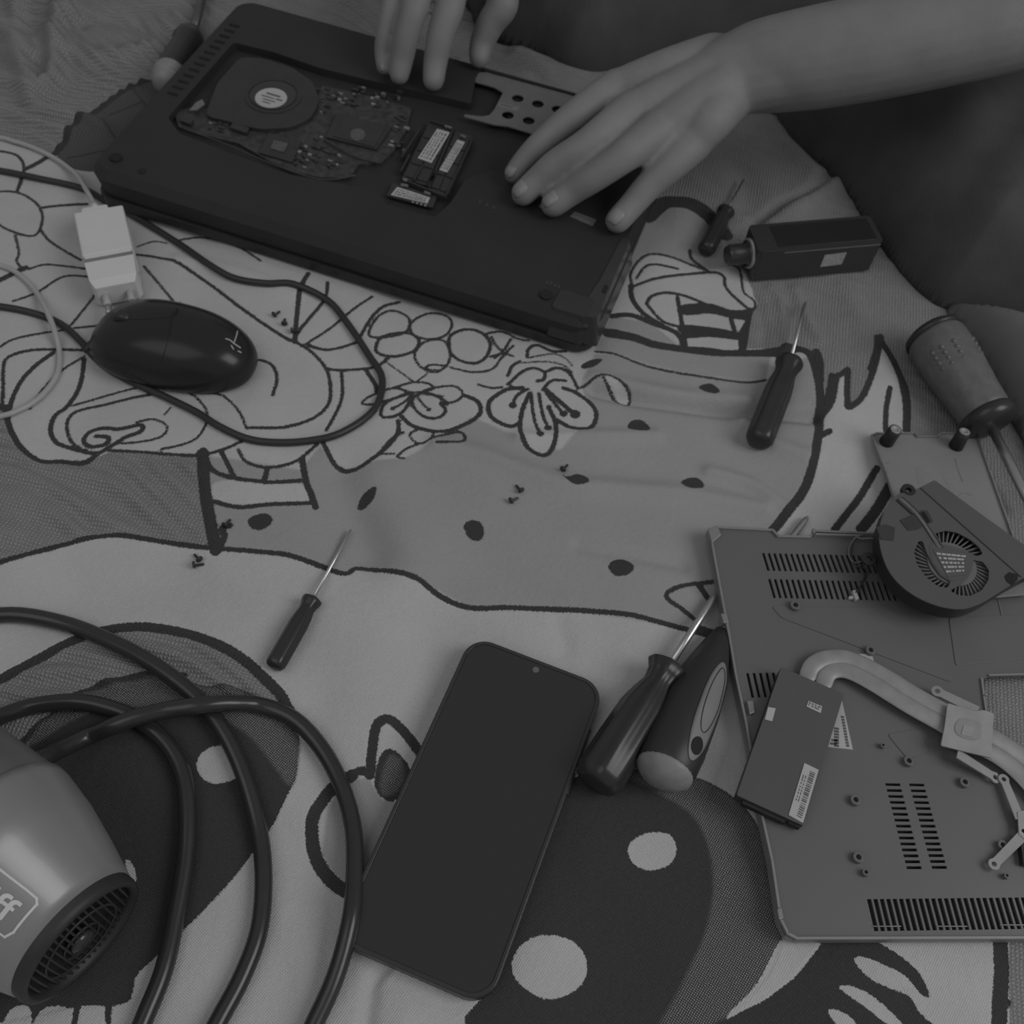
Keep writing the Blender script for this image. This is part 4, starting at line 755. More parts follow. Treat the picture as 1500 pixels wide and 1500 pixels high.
plate('contact_plate', HF, round_poly(hl([(1388,1030),(1428,1042),(1440,1040),(1456,1045),(1452,1110),(1410,1100),(1378,1092),(1384,1062)], pz + .001), .001, 2), pz, pz + .0012, M['bracket'], hp, bevel=.0002)
plate('stamped_shape', HF, round_poly(hl([(1408,1050),(1430,1056),(1438,1060),(1436,1084),(1420,1084),(1400,1076),(1398,1062)], pz + .0014), .003), pz + .0012, pz + .0016, M['copper'], hp, bevel=.0003)
plate('stamped_centre', HF, hl([(1412,1062),(1428,1066),(1424,1080),(1408,1076)], pz + .0018), pz + .0016, pz + .0019, M['bracket'], hp)
def arm(name, a, b, wpx, za, zb_, parent=hp, holes_at=(0,)):
    A, B = P(*a, za), P(*b, zb_); fr = Frame(A, B, A + Vector((0, .01, 0)) if abs((B - A).normalized().y) < .9 else A + Vector((.01, 0, 0)))
    Ln = (B - A).length; wd = wpx / 2 / SCALE(*a, za); ol = []
    for k in range(9): t = math.pi / 2 + math.pi * k / 8; ol.append((wd * 1.15 * math.cos(t), wd * 1.15 * math.sin(t)))
    ol += [(wd * .9, -wd * .85), (Ln, -wd), (Ln, wd), (wd * .9, wd * .85)]
    plate(name, fr, ol, -.0004, .0005, M['bracket'], parent, holes=[circ(0, 0, wd * .5, 12)], bevel=.00015)
arm('mounting_arm', (1373, 1013), (1432, 1042), 15, .016, .0195); arm('mounting_arm', (1457, 1139), (1402, 1104), 15, .0135, .019)
bz = .0150
t2 = thing('spring_bracket', 'thin pale metal bracket with two arms at the picture edge, below the heat pipe', 'bracket', P(1498, 1205, bz))
arm('mounting_arm', (1470, 1142), (1494, 1200), 14, .0140, .0150, t2); arm('mounting_arm', (1456, 1266), (1500, 1222), 15, .0140, .0150, t2)
BF = Frame(P(1500, 1205, .0152), P(1540, 1205, .0152), P(1500, 1180, .0152))
plate('spring_plate', BF, [BF.l(x, y, 0) for x, y in ((1490,1190),(1510,1185),(1545,1200),(1540,1245),(1502,1232),(1492,1222))], -.0004, .0006, M['bracket'], t2, holes=[circ(*BF.l(1499, 1218, 0), .0012, 12)])
plate('spring_pad', BF, [BF.l(x, y, 0) for x, y in ((1496,1235),(1550,1245),(1545,1275),(1500,1265))], -.0046, -.0004, M['fandk'], t2)

# ------------------------------------------------------------------ dark rectangular drive leaning on the cover
dz = .0195
d0, d1, d2, d3 = P(1140, 975, dz), P(1233, 1015, dz), P(1180, 1215, dz - .001), P(1085, 1163, dz - .001)
dwv, dhv = ((d1 - d0) + (d2 - d3)) / 2, ((d0 - d3) + (d1 - d2)) / 2
DF = Frame(Vector((0, 0, 0)), dwv, dhv); dcen = (d0 + d1 + d2 + d3) / 4; DF.u = (DF.u + (dhv.normalized().cross(DF.n))).normalized(); DF.v = DF.n.cross(DF.u)
DF.o = dcen - DF.u * dwv.length / 2 - DF.v * dhv.length / 2; d3 = DF.o
dw, dh = dwv.length, dhv.length
dt = thing('storage_drive', 'dark grey flat rectangular drive with a barcode label, on the left edge of the cover', 'drive', d3 - Vector((0, 0, .008)))
plate('drive_body', DF, rrect(0, 0, dw, dh, .001, 3), -.0070, -.0012, M['drivedk'], dt, bevel=.0004)
plate('drive_top', DF, rrect(0, 0, dw, dh, .001, 3), -.0012, 0, M['drive'], dt, bevel=.0003)
q = [DF.l(x, y, 0) for x, y in ((1178,1118),(1199,1128),(1176,1206),(1155,1194))]
label('barcode_label', DF, [q[3], q[0], q[1], q[2]], .0001, dt, barcode(.50, .84, 22, 3) + textlines([(.14, .2), (.3, .36)], 8, 4, .3, .8))
q = [DF.l(x, y, 0) for x, y in ((1125,1036),(1136,1038),(1131,1057),(1120,1054))]; label('blank_label', DF, q, .0001, dt, [])
q = [DF.l(x, y, 0) for x, y in ((1184,1027),(1204,1035),(1202,1045),(1181,1035))]; label('small_print_label', DF, q, .0001, dt, textlines([(.15, .35), (.5, .7)], 4, 9))
boxes('connector_edge', DF, [([(.004, -.0018), (dw * .75, -.0018), (dw * .75, .0005), (.004, .0005)], -.0062, -.0022), ([(dw * .8, -.001), (dw * .97, -.001), (dw * .97, .0005), (dw * .8, .0005)], -.0062, -.0022)], M['fandk'], dt)

# ------------------------------------------------------------------ phone
hz1 = .0095
f0, f1, f2, f3 = P(694.6, 930, hz1), P(894.5, 1008.5, hz1), P(710.7, 1473.5, hz1), P(487, 1376, hz1)
QF = Frame(Vector((f3.x, f3.y, .0015)), Vector((f2.x, f2.y, .0015)), Vector((f0.x, f0.y, .0015)))
pw, ph = ((f1 - f0).length + (f2 - f3).length) / 2, ((f0 - f3).length + (f1 - f2).length) / 2
ph_t = thing('smartphone', 'black smartphone lying face up with a dark blank screen', 'phone', QF.w(pw / 2, ph / 2, 0))
plate('phone_body', QF, rrect(0, 0, pw, ph, .0125, 10), 0, .0078, M['case'], ph_t, bevel=.0018)
plate('case_lip', QF, rrect(.0004, .0004, pw - .0004, ph - .0004, .0122, 10), .0078, .0085, M['lapgloss'], ph_t, holes=[rrect(.0020, .0020, pw - .0020, ph - .0020, .0108, 10)], bevel=.0003)
plate('screen', QF, rrect(.0024, .0024, pw - .0024, ph - .0024, .0104, 10), .0078, .0081, M['glass'], ph_t)
q = QF.l(785, 981, .0082); plate('front_camera', QF, circ(q[0], q[1], .0017, 18), .0081, .00815, M['blade'], ph_t)
boxes('side_button', QF, [([(pw - .0004, .105), (pw + .0007, .105), (pw + .0007, .117), (pw - .0004, .117)], .003, .0055), ([(pw - .0004, .122), (pw + .0007, .122), (pw + .0007, .142), (pw - .0004, .142)], .003, .0055)], M['case'], ph_t, bevel=.0003)

# ------------------------------------------------------------------ mouse
m0, m1 = P(135, 478, .012), P(372, 533, .012)
MC = (m0 + m1) / 2; MU = (m1 - m0); ML = MU.length / 2; MU = MU.normalized(); MV = Vector((-MU.y, MU.x, 0))
ms = thing('computer_mouse', 'glossy black corded mouse below the white charger', 'mouse', Vector((MC.x, MC.y, 0)))
def mouse_pt(a, t, k=1.0):
    """a angle round, t 0 (rim) .. 1 (top)"""
    c, s = math.cos(a), math.sin(a); e = 2 / 2.4
    x = math.copysign(abs(c) ** e, c) * ML; y = math.copysign(abs(s) ** e, s) * (.0300 - .0025 * math.cos(a + .2)) 
    ct_, st = math.cos(t * math.pi / 2), math.sin(t * math.pi / 2)
    xx = x * ct_ ** .72 + .004 * st; yy = y * ct_ ** .72; z = .006 + .0275 * st ** 1.0
    z -= .004 * st * (1 if xx < 0 else .4) * (xx / ML) ** 2
    return Vector((MC.x, MC.y, 0)) + MU * xx * k + MV * yy * k + Vector((0, 0, z * k))
V = []; Fc = []; n = 56; rings = [(-1, .90, .0015), (-1, .97, .004)] ; R = 16
for fac, zz in ((.90, .0015), (.98, .0035)):
    for k in range(n):
        b = mouse_pt(2 * math.pi * k / n, 0); c = Vector((MC.x, MC.y, 0)); d = b - c; V.append(c + Vector((d.x * fac, d.y * fac, zz)))
for j in range(R):
    for k in range(n): V.append(mouse_pt(2 * math.pi * k / n, j / R))
V.append(mouse_pt(0, 1))
tot = R + 2
for j in range(tot - 1):
    for k in range(n): Fc.append((j * n + k, j * n + (k + 1) % n, (j + 1) * n + (k + 1) % n, (j + 1) * n + k))
for k in range(n): Fc.append(((tot - 1) * n + k, (tot - 1) * n + (k + 1) % n, len(V) - 1))
Fc.append(tuple(range(n)))
shell = mk('mouse_shell', V, Fc, M['mouse'], ms, True)
from mathutils.bvhtree import BVHTree
mouse_bvh = BVHTree.FromPolygons([Vector(v.co) for v in shell.data.vertices], [tuple(p.vertices) for p in shell.data.polygons])
def on_mouse(px, py, up=.0004):
    hit = mouse_bvh.ray_cast(Vector(CAM), Vector(ray(px, py)).normalized())
    return (hit[0] + Vector((0, 0, up))) if hit[0] is not None else P(px, py, .01)
tubes('button_seam', [([on_mouse(x, y, .0000) for x, y in pts], .00035) for pts in ([(168,470),(180,468),(205,468),(235,466),(252,464)], [(252,464),(260,452),(264,442)], [(252,464),(248,490),(240,520),(232,545)])], M['flatblack'], ms, seg=6)
wq = on_mouse(180, 463, 0); lathe('scroll_wheel', wq - MV * .0035 - Vector((0, 0, .0035)), MV, [(0, .0055), (.001, .0066), (.006, .0066), (.007, .0055)], M['rubber'], ms, seg=24)
tubes('maker_mark', [([on_mouse(x, y) for x, y in pts], .0005) for pts in ([(331,497),(337,499),(343,504),(352,510)], [(343,502),(346,494),(348,486)], [(339,507),(342,512)], [(349,515),(353,517)])], M['mark'], ms, seg=6, one=True)
cr = .0023
def cord(pts, r): return [PB(x, y, r + (e[0] if e else 0)) for x, y, *e in pts]
cable_px = [(-120,240),(-60,243),(0,250),(60,262),(120,276),(162,299,.0),(192,314,.0),(259,355),(310,390),(345,408),(390,415),(430,416),(480,440),(510,475),(540,520),(560,555),(548,600),(500,634),(450,646),(400,648),(360,642),(320,624),(290,605),(250,585),(205,565),(165,545),(140,525),(118,500),(90,475),(50,459),(0,449),(-60,445),(-120,448)]
tube('mouse_cord', cord(cable_px, cr), cr, M['rubber'], ms, seg=10, n=5)
tube('cord_sleeve', [PB(128, 512, .003), PB(136, 503, .005), PB(150, 498, .006)], .0027, M['rubber'], ms, seg=10)

# ------------------------------------------------------------------ white charger and its cable
gz = .024
g0, g1, g2, g3 = P(110, 309, gz), P(182, 303, gz), P(213, 412, gz), P(137, 425, gz)
guv, gvv = ((g1 - g0) + (g2 - g3)) / 2, ((g3 - g0) + (g2 - g1)) / 2; guv.z = gvv.z = 0
GF = Frame(Vector((0, 0, 0)), guv, gvv); GF.v = (gvv.normalized() * 3 + GF.v).normalized(); GF.u = GF.v.cross(GF.n) if GF.v.cross(GF.n).dot(guv) > 0 else -GF.v.cross(GF.n)

GF.o = (g0 + g1 + g2 + g3) / 4 - GF.u * .002 - GF.u * guv.length / 2 - GF.v * gvv.length * .51; GF.o.z = 0
gw = ((g1 - g0).length + (g2 - g3).length) / 2; gl = (((g3 - g0).length + (g2 - g1).length) / 2) * .93
ch = thing('wall_charger', 'white square two-pin wall charger lying beside the black mouse', 'charger', GF.w(gw / 2, gl / 2, .001))
def gsec(v, i, zt, zb2): return [GF.w(i, v, zb2), GF.w(gw - i, v, zb2), GF.w(gw - i, v, zt), GF.w(i, v, zt)]
def loft(name, secs, m, parent, bevel):
    V = []; Fc = []
    for s in secs: V += s
    k = len(secs[0])
    for i in range(len(secs) - 1):
        for j in range(k): Fc.append((i * k + j, i * k + (j + 1) % k, (i + 1) * k + (j + 1) % k, (i + 1) * k + j))
    Fc.append(tuple(range(k))); Fc.append(tuple(range((len(secs) - 1) * k, len(secs) * k)))
    return mk(name, V, Fc, m, parent, bevel=bevel)
loft('charger_body', [gsec(0, .0008, gz - .0008, .002), gsec(.001, 0, gz, .0015), gsec(gl * .62, 0, gz, .0015)], M['white'], ch, .0012)
loft('charger_front', [gsec(gl * .60, .0012, gz - .0012, .0025), gsec(gl * .70, .0012, gz - .0012, .0025), gsec(gl * .70, .0004, gz - .0004, .0018), gsec(gl * .93, .0012, gz - .0012, .0022), gsec(gl * 1.0, .0035, gz - .0045, .0045)], M['white'], ch, .001)
boxes('seam_band', GF, [([(.0006, gl * .655), (gw - .0006, gl * .655), (gw - .0006, gl * .70), (.0006, gl * .70)], .002, gz - .0006)], M['inset'], ch)
for sx in (.26, .74):
    p0 = GF.w(gw * sx, gl * .99, gz * .52); ax = GF.v
    pn = lathe('plug_pin', p0, ax, [(0, .0022), (.010, .0022), (.0102, .0024)], M['white'], ch, seg=14)
    lathe('pin_tip', p0 + ax * .0101, ax, [(0, .0022), (.006, .0022), (.0075, .0012)], M['pin'], pn, seg=14)
wcb = thing('charging_cable', 'thin white cable plugged into the white charger, curving off to the side', 'cable', GF.w(gw * .38, -.012, .01))
pl0 = GF.w(gw * .42, 0, gz * .6)
V, Fc = plate_data(rrect(gw * .42 - .0085, -.009, gw * .42 + .0085, .0008, .0018, 4), [], gz * .6 - .0045, gz * .6 + .0045)
mk('usb_plug', [GF.w(*v) for v in V], Fc, M['white'], wcb, bevel=.0012)
e0 = GF.w(gw * .42, -.009, gz * .6); 
cpts = [e0, e0 - GF.v * .006 - Vector((0, 0, .001))] + [PB(x, y, .0018 + e) for x, y, e in ((117,262,.006),(100,246,.002),(80,232,0),(50,217,0),(20,207,0),(-10,202,0),(-90,215,0),(-150,300,0),(-100,370,0),(-40,380,0),(0,389,.0),(25,400,0),(50,424,0),(68,455,.0054),(80,485,.0045),(87,515,0),(85,545,0),(70,570,0),(48,590,0),(20,604,0),(0,610,0),(-80,630,0))]
tube('cable_strand', cpts, [.0024] + [.0018] * (len(cpts) - 1), M['whitecable'], wcb, seg=10, n=5)
lathe('strain_relief', e0 + GF.v * .0005, -GF.v, [(0, .0034), (.004, .003), (.008, .0024)], M['white'], wcb, seg=14)

# ------------------------------------------------------------------ hair dryer
ic = P(115, 1374, .034)                                     # centre of the air intake
adir = P(15, 1283, .034) - ic; adir.z = 0; adir = adir.normalized(); 
dr = thing('hair_dryer', 'silver hair dryer with black round air intake and thick black cord', 'hair dryer', Vector((ic.x, ic.y, 0)))
def r_at(s): return float(np.interp(s, [0, .004, .018, .034, .050, .060], [.0300, .0315, .0365, .0415, .0445, .0455]))
def c_at(s): return ic + adir * s + Vector((0, 0, r_at(max(s, 0)) - .0300 + .0005))
def dry_ring(s, r, n=64):
    x = adir.cross(Vector((0, 0, 1))).normalized(); c = c_at(s); return [c + (x * math.cos(a) + Vector((0, 0, 1)) * math.sin(a)) * r for a in np.linspace(0, 2 * math.pi, n, endpoint=False)]
def loft_rings(name, rr, m, parent, cap=True, smooth=True):
    V = []; Fc = []; n = len(rr[0])
    for r in rr: V += r
    for i in range(len(rr) - 1):
        for k in range(n): Fc.append((i * n + k, i * n + (k + 1) % n, (i + 1) * n + (k + 1) % n, (i + 1) * n + k))
    if cap: Fc.append(tuple(range(n))); Fc.append(tuple(range((len(rr) - 1) * n, len(rr) * n)))
    return mk(name, V, Fc, m, parent, smooth)
loft_rings('dryer_body', [dry_ring(s, r_at(s)) for s in np.linspace(.0022, .054, 14)], M['dryer'], dr)
loft_rings('front_housing', [dry_ring(s, r) for s, r in ((.0542, .0428), (.0548, .0436), (.075, .0425), (.11, .040), (.14, .034), (.142, .030))], M['dryerdk'], dr)
ik = loft_rings('air_intake', [dry_ring(s, r) for s, r in ((.0030, .0305), (-.0005, .0307), (-.0030, .0300), (-.0035, .0275), (-.0015, .0262), (.0018, .0258), (.0020, .001))], M['intake'], dr, cap=False)
xx = adir.cross(Vector((0, 0, 1))).normalized(); gl_ = []
for k in range(-8, 9):
    b = k * .0030; hlf = math.sqrt(max(.0258 ** 2 - b * b, 0)); gl_.append(([ic - adir * .0008 + xx * b - Vector((0, 0, hlf - .0005)), ic - adir * .0022 + xx * b + Vector((0, 0, 0)), ic - adir * .0008 + xx * b + Vector((0, 0, hlf - .0005))], .0006))
for r in (.009, .018): gl_.append(([ic - adir * .0018 + (xx * math.cos(a) + Vector((0, 0, 1)) * math.sin(a)) * r for a in np.linspace(0, 2 * math.pi, 20)], .0007))
tubes('intake_grille', gl_, M['intake'], ik, seg=6, n=3, one=True)
lathe('grille_cap', ic - adir * .0045, adir, [(0, .003), (.001, .0055), (.004, .006)], M['lapgloss'], ik, seg=20)
hdir = P(-200, 1380, .03) - P(-60, 1230, .03); hdir.z = 0
tube('handle', [c_at(.066) - Vector((0, 0, .008)), c_at(.066) + hdir.normalized() * .06 - Vector((0, 0, .010)), c_at(.07) + hdir.normalized() * .13 - Vector((0, 0, .014))], [.022, .019, .017], M['dryer'], dr, seg=24)
# logo box and letters on the body (curved onto the surface)
def dry_map(a, b, lift=.0003):
    """a along the axis towards the intake from s0, b round the body"""
    s = S0 - a; r = r_at(s) ; th = TH0 + b / r; x = adir.cross(Vector((0, 0, 1))).normalized(); z = Vector((0, 0, 1))
    return c_at(s) + (x * math.cos(th) + z * math.sin(th)) * (r + lift)
# find axis/round coordinates of a photo point on the body
def dry_coords(px, py):
    best = (9, 0, 0); d = Vector(ray(px, py)).normalized(); C0 = Vector(CAM); x = adir.cross(Vector((0, 0, 1))).normalized()
    for s in np.linspace(0, .060, 61):
        for th in np.radians(np.arange(20, 161, 1.0)):
            q = c_at(s) + (x * math.cos(th) + Vector((0, 0, 1)) * math.sin(th)) * r_at(s); e = (q - C0); dist = (e - d * e.dot(d)).length
            if dist < best[0]: best = (dist, s, th)
    return best[1], best[2]
S0, TH0 = dry_coords(14, 1330)
sB, tB = dry_coords(57, 1321); sC, tC = dry_coords(12, 1374)
rr_ = r_at(S0)
b_top, b_bot = (tB - TH0) * rr_, (tC - TH0) * rr_; a_r = S0 - (sB + sC) / 2
if b_top < b_bot: sg = -1
else: sg = 1
def poly_on(pts2, wd):
    V = []; Fc = []
    for i in range(len(pts2) - 1):
        a, b = Vector(pts2[i]), Vector(pts2[i + 1]); dd = (b - a).normalized(); n = Vector((-dd.y, dd.x)) * wd; k = len(V); a = a - dd * wd; b = b + dd * wd
        V += [dry_map(*(a - n)), dry_map(*(b - n)), dry_map(*(b + n)), dry_map(*(a + n))]; Fc.append((k, k + 1, k + 2, k + 3))
    return V, Fc
lb = []
for k in range(12): lb.append((-.04 + (a_r + .04) * k / 12 - .002, b_top))
lb.append((a_r - .0015, b_top - sg * .0002)); lb.append((a_r, b_top + (b_bot - b_top) * .1))
for k in range(1, 9): lb.append((a_r, b_top + (b_bot - b_top) * (.1 + .8 * k / 9)))
lb.append((a_r - .0015, b_bot))
for k in range(12): lb.append((a_r - .0015 - (a_r + .04) * k / 12, b_bot))
V, Fc = poly_on(lb, .00045); mk('logo_border', V, Fc, M['print2'], dr)
tcu = bpy.data.curves.new('logo_text', 'FONT'); tcu.body = 'lff'; tcu.size = 1.0; tcu.resolution_u = 4; tcu.offset = .015
tobj = bpy.data.objects.new('logo_text_tmp', tcu); COL.objects.link(tobj); dg = bpy.context.evaluated_depsgraph_get(); tme = bpy.data.meshes.new_from_object(tobj.evaluated_get(dg))
tv = [v.co.copy() for v in tme.vertices]; tf = [tuple(p.vertices) for p in tme.polygons]; bpy.data.objects.remove(tobj)
x1 = max(v.x for v in tv); hh = max(v.y for v in tv); sz = abs(b_top - b_bot) * .50
sE = a_r - .0035; tvw = []
for v in tv:
    a = sE + (v.x - x1) * sz / hh * 1.12; b = b_bot + (b_top - b_bot) * .25 + (v.y / hh) * (b_top - b_bot) * .50; tvw.append(dry_map(a, b, .0004))
mk('logo_lettering', tvw, tf, M['print2'], dr)
# thick cord
kr = .0043
def kp(pts): return [PB(x, y, kr + z) for x, y, z in pts]
cordpts = [P(40, 1118, .03), P(66, 1110, .024), P(88, 1098, .016)] + kp([(130,1078,.003),(165,1064,.009),(200,1051,.011),(245,1040,.010),(290,1034,.0105),(335,1030,.006),(380,1033,0),(430,1053,0),(470,1095,0),(500,1150,0),(517,1210,.001),(520,1270,.004),(515,1340,.008),(495,1420,.004),(465,1490,0),(420,1570,0),(340,1600,0),(290,1560,0),(318,1500,0),(355,1430,0),(380,1360,0),(386,1280,0),(378,1210,0),(355,1130,0),(325,1068,0),(290,1024,0),(235,980,0),(170,943,0),(90,912,0),(0,901,0),(-110,930,0),(-130,1040,0),(-60,1075,0),(0,1050,0),(50,1034,0),(110,1028,0),(160,1037,0),(205,1056,0),(245,1090,0),(268,1135,0),(275,1190,0),(272,1260,0),(258,1340,0),(240,1420,0),(210,1495,0),(170,1590,0)])
tube('power_cord', cordpts, kr, M['cable'], dr, seg=14, n=6)

# ------------------------------------------------------------------ screwdrivers
def driver(label_, butt, neck, tip, prof, hm, sm_, rs, lift=None, lift2=None, flutes=0, depth=.06, tiplift=.002, butt_z=None, neck_z=None, parts=None):
    rmax = max(r for _, r in prof)
    zb_ = butt_z if butt_z is not None else rmax; zn = neck_z if neck_z is not None else rmax
    A = PB(butt[0], butt[1], zb_); B = PB(neck[0], neck[1], zn); T = PB(tip[0], tip[1], tiplift)
    t = thing('screwdriver', label_, 'screwdriver', A); ax = B - A; Ln = ax.length; ax = ax.normalized()
    rip = (lambda s, a: 1 - depth * (0.5 - .5 * math.cos(flutes * a)) * (1 if Ln * .08 < s < Ln * .93 else .3)) if flutes else None
    lathe('handle', A, ax, [(s * Ln, r) for s, r in prof], hm, t, seg=max(32, flutes * 8) if flutes else 32, rip=rip)
    d = (T - B); d = d.normalized() if tiplift is not None else ax
    Lt = (T - B).length
    lathe('shaft', B - d * .004, d, [(0, rs), (Lt - .002, rs), (Lt + .002, rs * .75), (Lt + .004, rs * .35)], sm_, t, seg=14)
    return t, A, ax, Ln
P1 = [(0, .55), (.02, .8), (.06, .97), (.15, 1), (.5, .97), (.68, .93), (.78, .70), (.86, .62), (.9, .9), (.97, .95), (1, .6)]
def pr(r, p=P1): return [(s, k * r) for s, k in p]
P2 = [(0, .5), (.015, .8), (.05, .97), (.12, 1), (.6, 1), (.72, .92), (.82, .78), (.88, .85), (.93, 1.0), (.97, 1.02), (1, .6)]
driver('small black screwdriver in the middle of the pale cloth, left of the phone', (401, 978), (459, 876), (514, 776), pr(.0056, P2), M['handle'], M['shaft'], .0011, flutes=6, depth=.10, tiplift=.003)
driver('black fluted screwdriver with a thin shaft, below the glossy black box', (1110, 650), (1158, 527), (1180, 442), pr(.0090, P2), M['handle'], M['shaft'], .0012, flutes=6, depth=.10, tiplift=.006)
driver('tiny black screwdriver between the hand and the glossy black box', (1033, 368), (1064, 308), (1090, 262), pr(.0066, P2), M['handle'], M['shaftdk'], .0008, flutes=6, depth=.1, tiplift=.006)
t, A, ax, Ln = driver('dark screwdriver with a pale rounded end, behind the laptop corner', (240, 126), (283, 45), (300, -16), pr(.0125, [(0, .45), (.03, .75), (.1, .98), (.22, 1), (.5, .93), (.7, .85), (.8, .98), (.88, .9), (1, .5)]), M['handle'], M['shaftdk'], .0036, tiplift=.008)
lathe('end_cap', A - ax * .002, ax, [(0, .0035), (.003, .0090), (.009, .0122), (.018, .0130), (.020, .0125)], M['light_end'], t, seg=28)
driver('black fluted screwdriver with a steel shaft, right beside the phone', (870, 1150), (982, 973), (1050, 868), pr(.0128, [(0, .6), (.02, .85), (.08, 1), (.3, 1), (.6, .95), (.72, .8), (.82, .62), (.9, .7), (.96, .92), (1, .55)]), M['handle'], M['shaft'], .0021, flutes=8, depth=.12, tiplift=.005)
# stubby handle with pale oval inset
F_PROF = [(0, .5), (.02, .78), (.07, .95), (.2, 1), (.45, .96), (.65, .84), (.8, .62), (.92, .42), (1, .25)]
t, A, ax, Ln = driver('thick dark screwdriver handle with a pale oval inset and hanging hole', (968, 1142), (1058, 925), (1183, 757), pr(.0162, F_PROF), M['rubber'], M['shaft'], .0022, tiplift=.003, neck_z=.0055, butt_z=.0162)
lathe('end_cap', A - ax * .0025, ax, [(0, .004), (.002, .010), (.006, .0145), (.010, .0150)], M['light_end'], t, seg=28)
ix = ax.cross(Vector((0, 0, 1))).normalized(); iy = ix.cross(ax)
def on_f(sf, th, up):
    r = .0162 * float(np.interp(sf, [k for k, _ in F_PROF], [k for _, k in F_PROF])); return A + ax * (sf * Ln) + (ix * math.cos(th) + iy * math.sin(th)) * (r + up)
def f_patch(name, s0, s1, hw_fn, th0, up, m, par, ns=22, nw=8):
    V = []; Fc = []
    for i in range(ns + 1):
        t_ = .5 - .5 * math.cos(math.pi * i / ns); sf = s0 + (s1 - s0) * t_
        for j in range(nw + 1): V.append(on_f(sf, th0 + hw_fn(t_) * (j / nw * 2 - 1), up))
    for i in range(ns):
        for j in range(nw): k = i * (nw + 1) + j; Fc.append((k, k + 1, k + nw + 2, k + nw + 1))
    o = mk(name, V, Fc, m, par, True); md = o.modifiers.new('t', 'SOLIDIFY'); md.thickness = .0008; return o
TH = math.radians(56); ell = lambda w_, e_: (lambda t_: w_ * max(0.0, 1 - abs(2 * t_ - 1) ** e_) ** .5)
hwf = lambda t_: (.40 + .10 * t_) * max(0.0, 1 - abs(2 * t_ - 1) ** 2.6) ** .5
gi = f_patch('grip_inset', .10, .74, hwf, TH, .0006, M['inset'], t)
f_patch('hanging_hole', .135, .235, ell(.22, 2), TH, .0009, M['flatblack'], gi)
def f_line(w_, s0, s1): return [on_f(s0 + (s1 - s0) * (.5 - .5 * math.cos(a)), TH + w_ * math.sin(a) * (1 if a < math.pi else 1), .0007) for a in np.linspace(0, 2 * math.pi, 30)]
tubes('inset_groove', [(f_line(.30, .27, .70), .00025)], M['fandk'], gi, seg=6, n=2)
# big bumpy handle
t, A, ax, Ln = driver('large grey screwdriver with a bumpy rubber handle and black collar', (1366, 490), (1446, 612), (1512, 745), pr(.0195, [(0, .75), (.02, .88), (.08, .98), (.25, 1), (.5, .96), (.75, .88), (.92, .86), (1, .80)]), M['handlegrey'], M['shaft'], .0032, flutes=0, tiplift=.012, butt_z=.0195, neck_z=.018)
lathe('collar', A + ax * (Ln - .004), ax, [(0, .0155), (.002, .0178), (.006, .0182), (.010, .0165), (.012, .0110), (.0135, .005)], M['handle'], t, seg=32)
lathe('butt_ring', A - ax * .001, ax, [(-.003, .010), (-.002, .0155), (.000, .0185), (.003, .0196), (.0040, .0185)], M['handle'], t, seg=32)
x_ = ax.cross(Vector((0, 0, 1))).normalized(); y_ = x_.cross(ax); V = []; Fc = []
for (s, rr) in ((.28, .0196), (.34, .0194), (.40, .0190), (.46, .0184), (.62, .0166), (.68, .0162), (.74, .0158), (.80, .0160)):
    for a in (50, 75, 100, 125, 150, 30):
        if (int(s * 50) + a) % 3 == 0: continue
        th = math.radians(a); c = A + ax * (s * Ln) + (x_ * math.cos(th) + y_ * math.sin(th)) * (rr - .0006)
        k = len(V); n8 = 8; nd = (x_ * math.cos(th) + y_ * math.sin(th)); e1 = ax; e2 = ax.cross(nd)
        for rr2, hh2 in ((.0017, 0), (.0014, .0009), (.0007, .0014)):
            for j in range(n8): b = 2 * math.pi * j / n8; V.append(c + (e1 * math.cos(b) + e2 * math.sin(b)) * rr2 + nd * hh2)
        for i in range(2):
            for j in range(n8): Fc.append((k + i * n8 + j, k + i * n8 + (j + 1) % n8, k + (i + 1) * n8 + (j + 1) % n8, k + (i + 1) * n8 + j))
        Fc.append(tuple(k + 2 * n8 + j for j in range(n8)))
o = mk('grip_bumps', V, Fc, M['handlegrey'], t, True)

# ------------------------------------------------------------------ glossy black box with round cap
bzz = .027
b0, b1 = P(1098, 414, 0), P(1274, 398, 0); bt = P(1087, 331, bzz); 
XF = Frame(Vector((b0.x, b0.y, .0015)), Vector((b1.x, b1.y, .0015)), Vector((bt.x, bt.y, .0015)))
XW = (b1 - b0).length; XD = XF.l(1170, 326, bzz - .0015)[1]
bx = thing('black_box', 'glossy black rectangular box with a round knob, above the fluted screwdriver', 'box', XF.w(XW / 2, XD / 2, 0))
plate('box_body', XF, rrect(0, 0, XW, XD, .003, 4), 0, bzz, M['box'], bx, bevel=.002)
plate('top_panel', XF, rrect(XW * .16, .003, XW - .004, XD - .003, .002, 4), bzz, bzz + .0003, M['glass'], bx)
boxes('edge_strip', XF, [([(XW * .2, -.0003), (XW - .002, -.0003), (XW - .002, .0003), (XW * .2, .0003)], bzz - .0028, bzz - .0020)], M['steel'], bx)
kn = lathe('knob', XF.w(-.0015, XD * .45, bzz * .55), -XF.u, [(0, .0085), (.0015, .0092), (.0016, .0072), (.014, .0070), (.016, .0060)], M['box'], bx, seg=32)
lathe('knob_ring', XF.w(-.0003, XD * .45, bzz * .55), -XF.u, [(0, .0105), (.0018, .0105), (.002, .0098)], M['bracket'], bx, seg=32)
